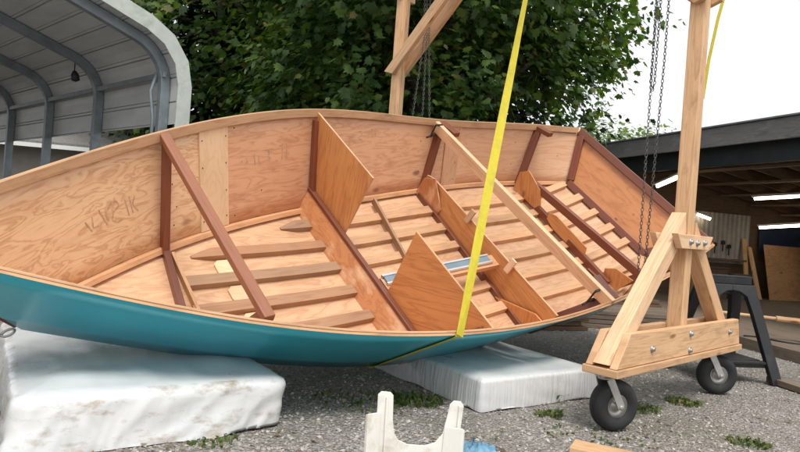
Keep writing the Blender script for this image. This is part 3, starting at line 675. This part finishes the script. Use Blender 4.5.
for k in (-.128,.142):
    z1=.345 if k<0 else .32
    mb.beam(sp(k,.02,-.006),sp(k+(.018 if k>0 else 0),z1,-.006),.008,.012,SY)
mb.build('leg_rib',M['white_plastic'],st,bevel=.002)
mb=MB(); mb.beam(sp(-.19,.012,.10),sp(.18,.012,.10),.27,.02); mb.build('step_top',M['white_plastic'],st,bevel=.008)
# rag
mb=MB(); n=26
P=[[None]*n for _ in range(n)]
for i in range(n):
    for j in range(n):
        a=(i/(n-1)-.5)*2; b=(j/(n-1)-.5)*2; rr=max(0,1-(a*a+b*b)*.5)
        z=.006+.032*rr*abs(noise.noise(V((a*2.2,b*2.2,3))))*2+.022*rr*abs(noise.noise(V((a*6,b*6,5))))*2
        P[i][j]=V(((.425+.085*a)+.02*noise.noise(V((a*3,b*3,1))),2.86+.06*b+.02*noise.noise(V((a*3,b*3,7))),z))
mb.grid(P,[[(p.x,p.y) for p in r_] for r_ in P],0,True); rg=mb.build('blue_rag',M['rag']); tag(rg,'crumpled pale blue rag on the gravel beside the upturned stool','rag')
mb=MB(); mb.beam((.885,2.955,.022),(1.62,2.60,.022),.14,.04,(0,0,1)); thing_mb('timber_offcut',mb,fir,'orange timber offcut lying on gravel at the bottom edge of the photo','timber')
mb=MB(); mb.beam((2.99,4.88,.03),(3.12,4.2,.03),.15,.045,(0,0,1)); thing_mb('grey_board',mb,M['oldwood'],'weathered grey board lying on gravel beside the black sawhorse','board')

# ------------------------------------------------------------------ sawhorse
sh=empty('sawhorse',(2.64,4.98,0),'black folding plastic sawhorse with splayed legs behind the gantry','sawhorse')
HX=V((.98,.2,0)).normalized(); HY=V((-.2,.98,0)).normalized(); HO=V((2.60,4.97,0))
def hp(x,y,z): return HO+HX*x+HY*y+V((0,0,z))
mb=MB(); mb.beam(hp(-.20,0,.765),hp(.20,0,.765),.10,.05); mb.beam(hp(-.205,-.042,.797),hp(.205,-.042,.797),.018,.02); mb.beam(hp(-.205,.042,.797),hp(.205,.042,.797),.018,.02)
for x in (-.19,-.06,.07,.19): mb.beam(hp(x,-.05,.797),hp(x,.05,.797),.018,.02)
mb.build('top_tray',M['black'],sh,bevel=.005)
for y0,y1 in ((-.04,-.24),(.04,.24)):
    for s_ in (-1,1):
        mb=MB(); f=lambda x,t:hp(x,y0+(y1-y0)*t,.74*(1-t)+.0*t)
        P=[f(s_*.205,0),f(s_*.34,.985),f(s_*.345,1.0),f(s_*.255,1.0),f(s_*.25,.97),f(s_*.155,.30),f(s_*.12,.12),f(s_*.06,.07),f(0,.06),f(0,0)]
        mb.prism(P,HY*(.045 if y0>0 else -.045),HX,V((0,0,1))); mb.build('leg',M['black'],sh,bevel=.006)
    mb=MB(); t=.80; mb.beam(hp(-.27,y0+(y1-y0)*t,.74*(1-t)),hp(.27,y0+(y1-y0)*t,.74*(1-t)),.035,.05); mb.build('stretcher',M['black'],sh,bevel=.005)
mb=MB(); mb.beam(hp(-.24,-.18,.16),hp(.24,-.18,.16),.10,.02); mb.beam(hp(-.22,.0,.17),hp(.22,.0,.17),.34,.014); mb.build('shelf',M['black'],sh,bevel=.004)

# ------------------------------------------------------------------ weeds
def weed(name,x,y,n,hgt,spread,label,blade=True):
    mb=MB(); hgt*=.75; spread*=1.15 if not blade else .95; n=int(n*1.25)
    for k in range(n):
        a=R.random()*6.28; d=R.random()**.6*spread; bx,by=x+math.cos(a)*d,y+math.sin(a)*d*.8; h=hgt*R.uniform(.4,1); a2=R.random()*6.28; ln=h*R.uniform(.3,1.1); wv=V((-math.sin(a2),math.cos(a2),0))*R.uniform(.004,.011)
        p0=V((bx,by,0)); p1=p0+V((math.cos(a2)*ln*.4,math.sin(a2)*ln*.4,h*.7)); p2=p0+V((math.cos(a2)*ln,math.sin(a2)*ln,h*R.uniform(.5,1)))
        mb.face([p0-wv*.5,p0+wv*.5,p1+wv,p1-wv]); mb.face([p1-wv,p1+wv,p2])
    o=mb.build(name,M['weed'],weld=True)
    if blade: tag(o,label,'weed','weeds growing in the gravel')
    else: tag(o,label,'weeds',kind='stuff')
weed('weed',.16,3.60,190,.07,.17,'green weed patch in gravel between the upturned stool and the middle mattress')
weed('weed',.92,3.52,60,.06,.09,'small weed tuft in gravel at the foot of the clean mattress')
weed('weed',1.52,3.80,120,.05,.15,'low weed patch in gravel under the gantry base')
weed('weed',1.90,4.03,110,.06,.12,'green weed patch in gravel left of the rear wheel')
weed('weed',1.90,3.28,90,.045,.12,'weed tuft in gravel at the bottom right corner of the photo')
weed('sparse_weeds',-.15,3.50,110,.05,.25,'thin weeds in the shade between the two mattresses',False)
weed('sparse_weeds',1.10,3.20,70,.035,.25,'sparse short weeds in gravel right of the blue rag',False)
weed('weed',1.02,3.87,70,.11,.08,'tall weed tuft between the clean mattress and the front wheel')
weed('weed',-.75,2.76,90,.04,.14,'short weeds along the stained front of the bow mattress')

mb=MB()
for k in range(900):          # dead leaves, grass stems and bark flecks on the gravel
    y=2.4+5*R.random()**1.5; x=R.uniform(-.66,.70)*y; a=R.random()*6.28; l=R.uniform(.008,.03); w_=l*R.uniform(.12,.5); d=V((math.cos(a),math.sin(a),R.uniform(-.2,.3))); e=V((-math.sin(a),math.cos(a),R.uniform(-.3,.3))); p=V((x,y,.014))
    mb.face([p-d*l-e*w_*.3,p-e*w_,p+d*l,p+e*w_])
M['litter']=leafmat('leaf_litter',[(0,(.10,.07,.035)),(.5,(.19,.14,.075)),(.8,(.12,.13,.04)),(1,(.30,.25,.16))],.1)
tag(mb.build('leaf_litter',M['litter'],origin=(0,0,0),weld=False),'dead leaves and small bark flecks scattered on the gravel','leaf litter',kind='stuff')

# ------------------------------------------------------------------ carport
CP0=V((-2.30,5.95,0)); CW=V((-.74,.67,0)).normalized(); CMv=V((-.67,-.74,0)).normalized()
cp=empty('carport',CP0+CMv*2.7,'open metal carport with grey tube hoops and ribbed sheeting left of the trees','carport')
WD=5.6; ZE=2.16; RC=.42; SL=.30
def hoop_profile(off=0,n=7):
    pts=[(0-off,0.0),(0-off,ZE)]
    ang=math.atan(SL)
    for k in range(1,n+1):
        a=(math.pi/2-ang)*k/n; pts.append((RC-(RC+off)*math.cos(a),ZE+(RC+off)*math.sin(a)))
    xe,ze=pts[-1]; pts.append((WD/2,ze+(WD/2-xe)*SL))
    return pts+[(WD-a,z) for a,z in reversed(pts[:-1])]
for k in range(7):
    mb=MB(); base=CP0+CW*(1.5*k+.06); pr_=hoop_profile()
    pts=[base+CMv*a+V((0,0,z)) for a,z in pr_]
    def sec(i):
        d=(pts[min(i+1,len(pts)-1)]-pts[max(i-1,0)]).normalized(); n=CW.cross(d).normalized(); s_=CW*.036
        return [pts[i]-s_-n*.045,pts[i]+s_-n*.045,pts[i]+s_+n*.045,pts[i]-s_+n*.045]
    mb.sweep(pts,sec); mb.build('hoop',M['galv'],cp,bevel=.004)
mb=MB(); rows=[]; uvs=[]; pr_=[p for p in hoop_profile(.055) if p[1]>0]; pr_=[(pr_[0][0],1.80)]+pr_[0:len(pr_)]; pr_=pr_+[(pr_[-1][0],1.80)]
acc=0
for i,(a,z) in enumerate(pr_):
    if i: acc+=math.hypot(a-pr_[i-1][0],z-pr_[i-1][1])
    rows.append([CP0+CW*(-.1+10*j/10)+CMv*a+V((0,0,z)) for j in range(11)]); uvs.append([(j,acc) for j in range(11)])
mb.grid(rows,uvs,0,False); ob=mb.build('roof_sheeting',M['sheet'],cp); so_=ob.modifiers.new('Solidify','SOLIDIFY'); so_.thickness=.004
# end trim (weathered white angle around the front edge)
mb=MB(); pr_=hoop_profile(.075,3); pts=[CP0-CW*.11+CMv*a+V((0,0,z)) for a,z in pr_ if z>1.5 or z==ZE]; pts=[pts[0]-V((0,0,.42))]+pts+[pts[-1]-V((0,0,.4))]
def sec(i):
    d=(pts[min(i+1,len(pts)-1)]-pts[max(i-1,0)]).normalized(); n=CW.cross(d).normalized()
    a=pts[i]; return [a-CW*.015-n*.03,a-CW*.015+n*.11,a+CW*.17+n*.11,a+CW*.17+n*.102,a-CW*.0+n*.10,a-n*.03]
mb.sweep(pts,sec); mb.build('edge_trim',M['trim'],cp)
for z,a in ((ZE+.02,.0),):
    mb=MB(); mb.beam(CP0+CW*.0+CMv*.03+V((0,0,z+.08)),CP0+CW*9.3+CMv*.03+V((0,0,z+.08)),.03,.05); mb.build('eave_rail',M['galv'],cp,bevel=.003)
mb=MB(); mb.tube([CP0+CW*.1+CMv*.06+V((0,0,2.28)),CP0+CW*.12+CMv*.10+V((0,0,2.1)),CP0+CW*.1+CMv*.07+V((0,0,1.85)),CP0+CW*.09+CMv*.07+V((0,0,1.4))],.018,8); mb.build('cable',M['galv'],cp)
# dangling work lamp on the second hoop
lp=CP0+CW*1.62+CMv*.25+V((0,0,2.42)); la=empty('hanging_lamp',lp,'small dark lamp hanging from the second carport hoop','lamp')
mb=MB(); mb.tube([lp+V((0,0,.1)),lp],.006,6); mb.build('cord',M['black'],la)
mb=MB(); mb.disc_lathe(lp,(.2,0,-1),[(0,0),(0,.02),(.04,.04),(.10,.043),(.12,0)],14); mb.build('lamp_shade',M['black'],la)

# ------------------------------------------------------------------ far house behind the carport
hs_=empty('far_house',(-7.5,16.5,0),'low house with grey shingle roof and white fascia seen under the carport wall','house')
def hq(x,y,z): 
    a=math.radians(12); return V((-7.5+x*math.cos(a)-y*math.sin(a),16.5+x*math.sin(a)+y*math.cos(a),z))
mb=MB()
for p,q in (((-5,-2.2),(4,-2.2)),((4,-2.2),(4,3)),((4,3),(-5,3)),((-5,3),(-5,-2.2))): mb.face([hq(*p,0),hq(*q,0),hq(*q,2.2),hq(*p,2.2)])
mb.build('wall',M['house'],hs_)
mb=MB(); A=[hq(-5.4,-2.7,2.18),hq(4.4,-2.7,2.18),hq(4.4,.4,3.6),hq(-5.4,.4,3.6)]; mb.prism(A,(0,0,.08),(1,0,0),(0,1,0)); B_=[hq(-5.4,.4,3.6),hq(4.4,.4,3.6),hq(4.4,3.5,2.18),hq(-5.4,3.5,2.18)]; mb.prism(B_,(0,0,.08),(1,0,0),(0,1,0)); mb.build('roof',M['shingle'],hs_)
mb=MB(); mb.beam(hq(-5.4,-2.73,2.16),hq(4.4,-2.73,2.16),.03,.09); mb.build('fascia',M['fasciawhite'],hs_)
for x in (-3,0.2,2.6):
    mb=MB(); mb.beam(hq(x-.5,-2.22,1.3),hq(x+.5,-2.22,1.3),.04,1.0); wn=mb.build('window',M['fasciawhite'],hs_)
    mb=MB(); mb.beam(hq(x-.44,-2.245,1.3),hq(x+.44,-2.245,1.3),.012,.88); mb.build('pane',M['gap'],wn)

# ------------------------------------------------------------------ workshop shed on the right
SA=V((3.79,11.43,0)); SD=V((.335,-.942,0)).normalized(); SQ=V((.942,.335,0)).normalized(); LS=7.6; DS=6.2
def sq(s,q,z): return SA+SD*s+SQ*q+V((0,0,z))
shed=empty('workshop_shed',sq(LS/2,DS/2,0),'open-fronted dark workshop shed with black fascia and lit interior at right','shed')
def zr(q): return 2.58-.16*q
mb=MB(); mb.beam(sq(-.25,-.25,2.60),sq(LS,-.25,2.60),.05,.27); mb.build('fascia',M['fascia'],shed,bevel=.004)
mb=MB(); mb.beam(sq(-.27,-.27,2.75),sq(LS,-.27,2.75),.10,.02); mb.build('drip_edge',M['galv'],shed)
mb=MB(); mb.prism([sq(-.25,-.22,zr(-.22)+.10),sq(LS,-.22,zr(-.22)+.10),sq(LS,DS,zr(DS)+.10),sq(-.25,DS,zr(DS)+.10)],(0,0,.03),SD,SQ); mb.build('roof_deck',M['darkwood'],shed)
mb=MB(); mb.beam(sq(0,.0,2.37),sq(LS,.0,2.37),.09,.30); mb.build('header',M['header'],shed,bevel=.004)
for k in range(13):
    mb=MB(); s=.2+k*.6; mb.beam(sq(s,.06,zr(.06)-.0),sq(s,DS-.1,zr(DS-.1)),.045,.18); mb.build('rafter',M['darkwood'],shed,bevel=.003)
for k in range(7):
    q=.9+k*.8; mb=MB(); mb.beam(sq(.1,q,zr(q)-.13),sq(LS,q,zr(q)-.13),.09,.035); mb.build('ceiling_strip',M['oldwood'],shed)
for s in (.06,4.2,LS-.1):
    mb=MB(); mb.beam(sq(s,.0,0),sq(s,.0,2.08),.12,.12,SD); mb.build('post',M['darkwood'],shed,bevel=.004)
def wave_wall(mb,s0,q0,s1,q1,z0,z1,n=60,a=.012):
    P0=[];P1=[]; d=(sq(s1,q1,0)-sq(s0,q0,0)).normalized(); nn=V((-d.y,d.x,0))
    for i in range(n+1):
        t=i/n; o=nn*a*(1 if (i//2)%2 else -1); P0.append(sq(s0+(s1-s0)*t,q0+(q1-q0)*t,z0)+o); P1.append(sq(s0+(s1-s0)*t,q0+(q1-q0)*t,z1)+o)
    mb.grid([P0,P1],[[(i*.1,0) for i in range(n+1)],[(i*.1,2) for i in range(n+1)]],0,False)
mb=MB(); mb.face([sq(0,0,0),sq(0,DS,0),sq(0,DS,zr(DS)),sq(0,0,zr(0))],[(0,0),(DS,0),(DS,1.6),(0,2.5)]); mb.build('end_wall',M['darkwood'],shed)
mb=MB(); mb.face([sq(0,DS,0),sq(LS,DS,0),sq(LS,DS,zr(DS)),sq(0,DS,zr(DS))],[(0,0),(LS,0),(LS,1.6),(0,1.6)]); mb.build('back_wall',M['osb'],shed)
mb=MB(); wave_wall(mb,.05,1.3,.05,3.35,.75,1.72,70); mb.build('corrugated_panel',M['white_wall'],shed)
mb=MB(); mb.prism([sq(-.3,-1.1,.0),sq(LS,-2.2,.0),sq(LS,DS,.0),sq(-.3,DS,.0)],(0,0,.11),SD,SQ); mb.build('floor_deck',M['oldwood'],shed)
def lay(name,pts,t,mat,label,cat,group=None):
    mb=MB(); mb.prism(pts,t,SQ,V((0,0,1))); return thing_mb(name,mb,mat,label,cat,group,.003)
lay('plywood_sheet',[sq(.50,3.45,.11),sq(.50,4.5,.11),sq(.28,4.5,1.17),sq(.28,3.45,1.17)],SD*.018,M['osb'],'tall brown plywood sheet leaning inside the shed below the blue tarp','plywood')
lay('plywood_sheet',[sq(.95,4.15,.11),sq(.95,5.3,.11),sq(.72,5.3,1.40),sq(.72,4.15,1.40)],SD*.018,M['osb'],'brown plywood sheet leaning inside the shed at the right edge of the photo','plywood')
lay('blue_tarp',[sq(.10,3.55,1.0),sq(.10,5.6,1.0),sq(.08,5.6,1.58),sq(.08,3.55,1.55)],SD*.012,M['tarp'],'dark blue tarp hung on the shed wall above plywood sheets','tarp')
for (q,s0,h,lean,lab) in ((2.95,.45,1.25,.22,'narrow brown board leaning on the shed wall, left of two'),(3.2,.5,1.1,.12,'narrow brown board leaning on the shed wall, right of two')):
    mb=MB(); mb.beam(sq(s0,q,.11),sq(.08,q+lean,h),.10,.03,SD); thing_mb('leaning_board',mb,M['fir'],lab,'board','boards leaning in the shed')
mb=MB(); mb.beam(sq(.12,1.35,.82),sq(.12,3.1,.82),.25,.04); thing_mb('tool_shelf',mb,M['darkwood'],'dark shelf on the shed end wall below white corrugated panel','shelf')
for i,(q,z) in enumerate(((2.2,1.18),(2.42,1.15),(2.62,1.2),(2.78,1.13))):
    mb=MB(); p=sq(.10,q,z); mb.tube([p,p-V((0,0,.22))],.012,6); mb.beam(p-SQ*.04-V((0,0,.05)),p+SQ*.04-V((0,0,.05)),.03,.07); tag(mb.build('hand_tool',M['black'],bevel=.003),'small dark hand tool hanging on the white corrugated shed wall','tool','tools hung on the shed wall')
for i,(q,w_,h,m_) in enumerate(((1.5,.3,.4,'osb'),(1.95,.42,.55,'darkwood'),(2.5,.35,.45,'oldwood'))):
    mb=MB(); p=sq(.55,q,.11); e=.015
    mb.beam(p-SQ*w_/2+V((0,0,h/2)),p+SQ*w_/2+V((0,0,h/2)),.3,h); mb.beam(p-SQ*(w_/2+.02)+V((0,0,h+.012)),p+SQ*(w_/2+.02)+V((0,0,h+.012)),.34,.022)
    thing_mb('wooden_crate',mb,M[m_],('low plywood crate','tall dark crate','grey wooden crate')[i]+' on the shed floor by the end wall','crate','crates on the shed floor')
mb=MB(); mb.tube([(3.27,6.55,.36),(3.95,6.5,.335)],.018,8); mb.tube([(3.95,6.5,.335),(4.25,6.47,.325)],.03,8); mb.beam((4.25,6.45,.11),(4.25,6.45,.34),.06,.06,(1,0,0)); thing_mb('broom_pole',mb,M['fir'],'pale wooden pole lying level across the shed entrance behind the sawhorse','pole')
mb=MB(); q0=[V((3.7+.55*t+.05*math.sin(9*t),6.62-.35*t+.06*math.sin(7*t),.118)) for t in [i/16 for i in range(17)]]; mb.tube(q0,.009,6); tag(mb.build('black_cable',M['black']),'thin black cable lying on the wooden shed floor','cable')
def tubelight(a,b,label):
    a=V(a);b=V(b); mid=(a+b)/2; L_=empty('tube_light',mid,label,'ceiling light','lit tube lights in the shed')
    mb=MB(); mb.beam(a+V((0,0,.04)),b+V((0,0,.04)),.12,.035); mb.build('housing',M['trim'],L_,bevel=.004)
    mb=MB(); mb.tube([lerp(a,b,.02),lerp(a,b,.98)],.028,10); mb.build('tube',M['tube'],L_)
tubelight((6.13,11.0,1.94),(6.95,9.6,2.03),'upper bright tube light under the shed ceiling at right edge')
tubelight((6.80,11.95,1.48),(7.5,11.0,1.60),'lower bright tube light in the shed, above the blue tarp')
tubelight((4.439,11.0,2.03),(4.389,10.0,2.12),'tube light seen between the transom and the front post')
tubelight((5.62,11.95,1.65),(5.86,11.90,1.57),'short tube light just right of the gantry post')

# ------------------------------------------------------------------ lumber stacks
def stack(name,c,ang,n,lay_,L,lab,mat):
    s=empty(name,c,lab,'lumber stack'); c=V(c); d=V((math.cos(ang),math.sin(ang),0)); e=V((-d.y,d.x,0)); z=c.z
    for k in range(lay_):
        for j in range(n):
            mb=MB(); off=(j-(n-1)/2)*.16+R.uniform(-.02,.02); l=L*R.uniform(.8,1); p=c+e*off+d*R.uniform(-.1,.1)+V((0,0,.025+k*.052))
            mb.beam(p-d*l/2,p+d*l/2,.145,.045); mb.build('plank',mat,s,bevel=.003)
stack('lumber_stack',(2.55,7.6,0),.05,5,4,2.2,'stack of grey weathered planks on gravel behind the boat stern',M['oldwood'])
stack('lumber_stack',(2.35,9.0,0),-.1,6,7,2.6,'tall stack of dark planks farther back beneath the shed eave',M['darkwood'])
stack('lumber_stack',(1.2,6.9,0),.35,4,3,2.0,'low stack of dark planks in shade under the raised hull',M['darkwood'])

# ------------------------------------------------------------------ trees
LEAF=[(0,0),(.16,-.08),(.42,-.02),(.34,.16),(.5,.40),(.27,.46),(.30,.66),(.12,.62),(0,1.0)]
def leaves(name,centers,per,rad,size,mat,parent,flat=.55,seed=0,out_c=None):
    g=np.random.default_rng(seed); C=np.repeat(np.asarray(centers),per,0); n=len(C)
    off=g.normal(size=(n,3))*rad*np.array([1,1,flat]); C=C+off; size=size*np.repeat(g.uniform(.75,1.3,len(centers)),per)[:,None]
    hz=g.uniform(0,2*np.pi,n); outv=C-np.asarray(out_c); outv/=np.linalg.norm(outv,axis=1)[:,None]+1e-6
    nrm=outv*.7+np.array([0,0,.75])+g.normal(size=(n,3))*.42; nrm/=np.linalg.norm(nrm,axis=1)[:,None]
    a=outv*.8+np.array([0,0,-.75])+g.normal(size=(n,3))*.5; a-=nrm*(a*nrm).sum(1)[:,None]; a/=np.linalg.norm(a,axis=1)[:,None]
    b=np.cross(nrm,a); s=size*g.uniform(.55,1.25,n)[:,None]
    k=len(LEAF); half=np.array(LEAF)
    vs=np.zeros((n,2*k-2,3)); idx=0
    for j,(x,y) in enumerate(half):
        fold=abs(x)*.35; vs[:,j]=C+s*(a*y+b*x-nrm*(fold*.6+y*y*.12))
    for j in range(1,k-1):
        x,y=half[j]; vs[:,k+j-1]=C+s*(a*y-b*x-nrm*(abs(x)*.2+y*y*.12))
    nv=2*k-2; base=np.arange(n)[:,None]*nv
    f1=base+np.arange(k)[None]; f2=base+np.array([0,k-1]+[k+j-1 for j in range(k-2,0,-1)])[None]
    loops=np.concatenate([f1,f2],1).reshape(-1); starts=[];
    starts=np.cumsum(np.concatenate([[0],np.tile([k,k],n)[:-1]]))
    vs=vs.reshape(-1,3)-np.asarray(MW[parent.name].translation)
    me=bpy.data.meshes.new(name); me.vertices.add(len(vs)); me.vertices.foreach_set('co',vs.astype(np.float32).ravel()); me.loops.add(len(loops)); me.loops.foreach_set('vertex_index',loops.astype(np.int32))
    me.polygons.add(2*n); me.polygons.foreach_set('loop_start',starts.astype(np.int32)); me.update(calc_edges=True); me.validate(); me.materials.append(mat)
    o=bpy.data.objects.new(name,me); col.objects.link(o); o.parent=parent; return o
def tree(name,base,h,cc,rad,label,mat,nclump,per,crad,size,seed,inner=.55,group=None,r0=.22,zmin=None,cond=None):
    tr=empty(name,base,label,'tree',group); g=np.random.default_rng(seed); base=V(base); cc=V(cc); mb=MB()
    tip=V((cc.x,cc.y,cc.z+rad[2]*.6)); tk=[lerp(base,tip,t)+V((.12*math.sin(5*t),.1*math.cos(4*t),0)) for t in [i/8 for i in range(9)]]
    mb.tube(tk,r0,10,rr=[r0*(1-.09*i) for i in range(9)])
    for i in range(11):
        a=tk[2+i%6]; th=i*2.4; e=cc+V((math.cos(th)*rad[0]*.75,math.sin(th)*rad[1]*.75,rad[2]*g.uniform(-.45,.6))); m_=lerp(a,e,.5)+V((0,0,.25))
        mb.tube([a,lerp(a,m_,.5)+V((0,0,.1)),m_,lerp(m_,e,.5)+V((0,0,.08)),e],.08,6,rr=[.09,.075,.055,.035,.012])
    mb.build('trunk',M['bark'],tr)
    cs=[]
    while len(cs)<nclump:
        d=g.normal(size=3); d/=np.linalg.norm(d); rr_=g.uniform(inner,1)**.7
        lob=1+.16*noise.noise(V((d[0]*2.2+seed,d[1]*2.2,d[2]*2.2)))*2+.10*noise.noise(V((d[0]*6,d[1]*6+seed,d[2]*6)))*2
        p=np.array(cc)+d*np.array(rad)*rr_*lob
        if p[2]<(zmin if zmin is not None else .4): continue
        if cond and not cond(p): continue
        cs.append(p)
    leaves('crown',cs,per,crad,size,mat,tr,.6,seed,np.array(cc)-np.array([0,0,rad[2]*.3])); return tr
def hol(p,f=.55,th=.02,sd=0): return noise.noise(V((p[0]*f+sd,p[1]*f,p[2]*f)))<th
mt=tree('maple_tree',(.2,12.8,0),9,(.1,11.6,6.9),(5.2,4.6,3.3),'big dark leafy maple tree standing behind the boat',M['leaf'],900,30,.34,.145,3,.35,cond=lambda p:hol(p,.6,.06) and p[0]<2.5+(p[2]-2.2)*.85)  # upper crown shaped to overhang above the frame and shade the lower leaves
g_=np.random.default_rng(21); cs_=[]
while len(cs_)<560:                         # low hanging sprays of the maple, with dark gaps between them
    d=g_.normal(size=3); d/=np.linalg.norm(d); p=np.array([.35,12.2,3.7])+d*np.array([4.3,3.0,2.5])*g_.uniform(.55,1.02)
    if p[2]<1.0 or not hol(p,.75,-.02,4) or p[0]>2.5+(p[2]-2.2)*.85: continue
    cs_.append(p)
leaves('low_branches',cs_,34,.27,.145,M['leaf'],mt,.75,31,np.array([.3,12.6,3.0]))
tree('maple_tree',(-4.6,15.5,0),9,(-4.6,15.0,5.6),(3.9,3,4.6),'dark leafy tree behind the carport roof edge, left of the big maple',M['leaf'],560,26,.36,.16,8,.4,cond=lambda p:hol(p,.6,.1,2))
tree('dark_tree',(-.4,17.5,0),9,(-1.6,16.6,4.6),(6.0,2.4,4.8),'dark dense tree added behind the big maple to darken its gaps',M['leafdark'],1200,24,.5,.25,5,.2)  # backdrop tree put in to block the sky and darken the maple gaps
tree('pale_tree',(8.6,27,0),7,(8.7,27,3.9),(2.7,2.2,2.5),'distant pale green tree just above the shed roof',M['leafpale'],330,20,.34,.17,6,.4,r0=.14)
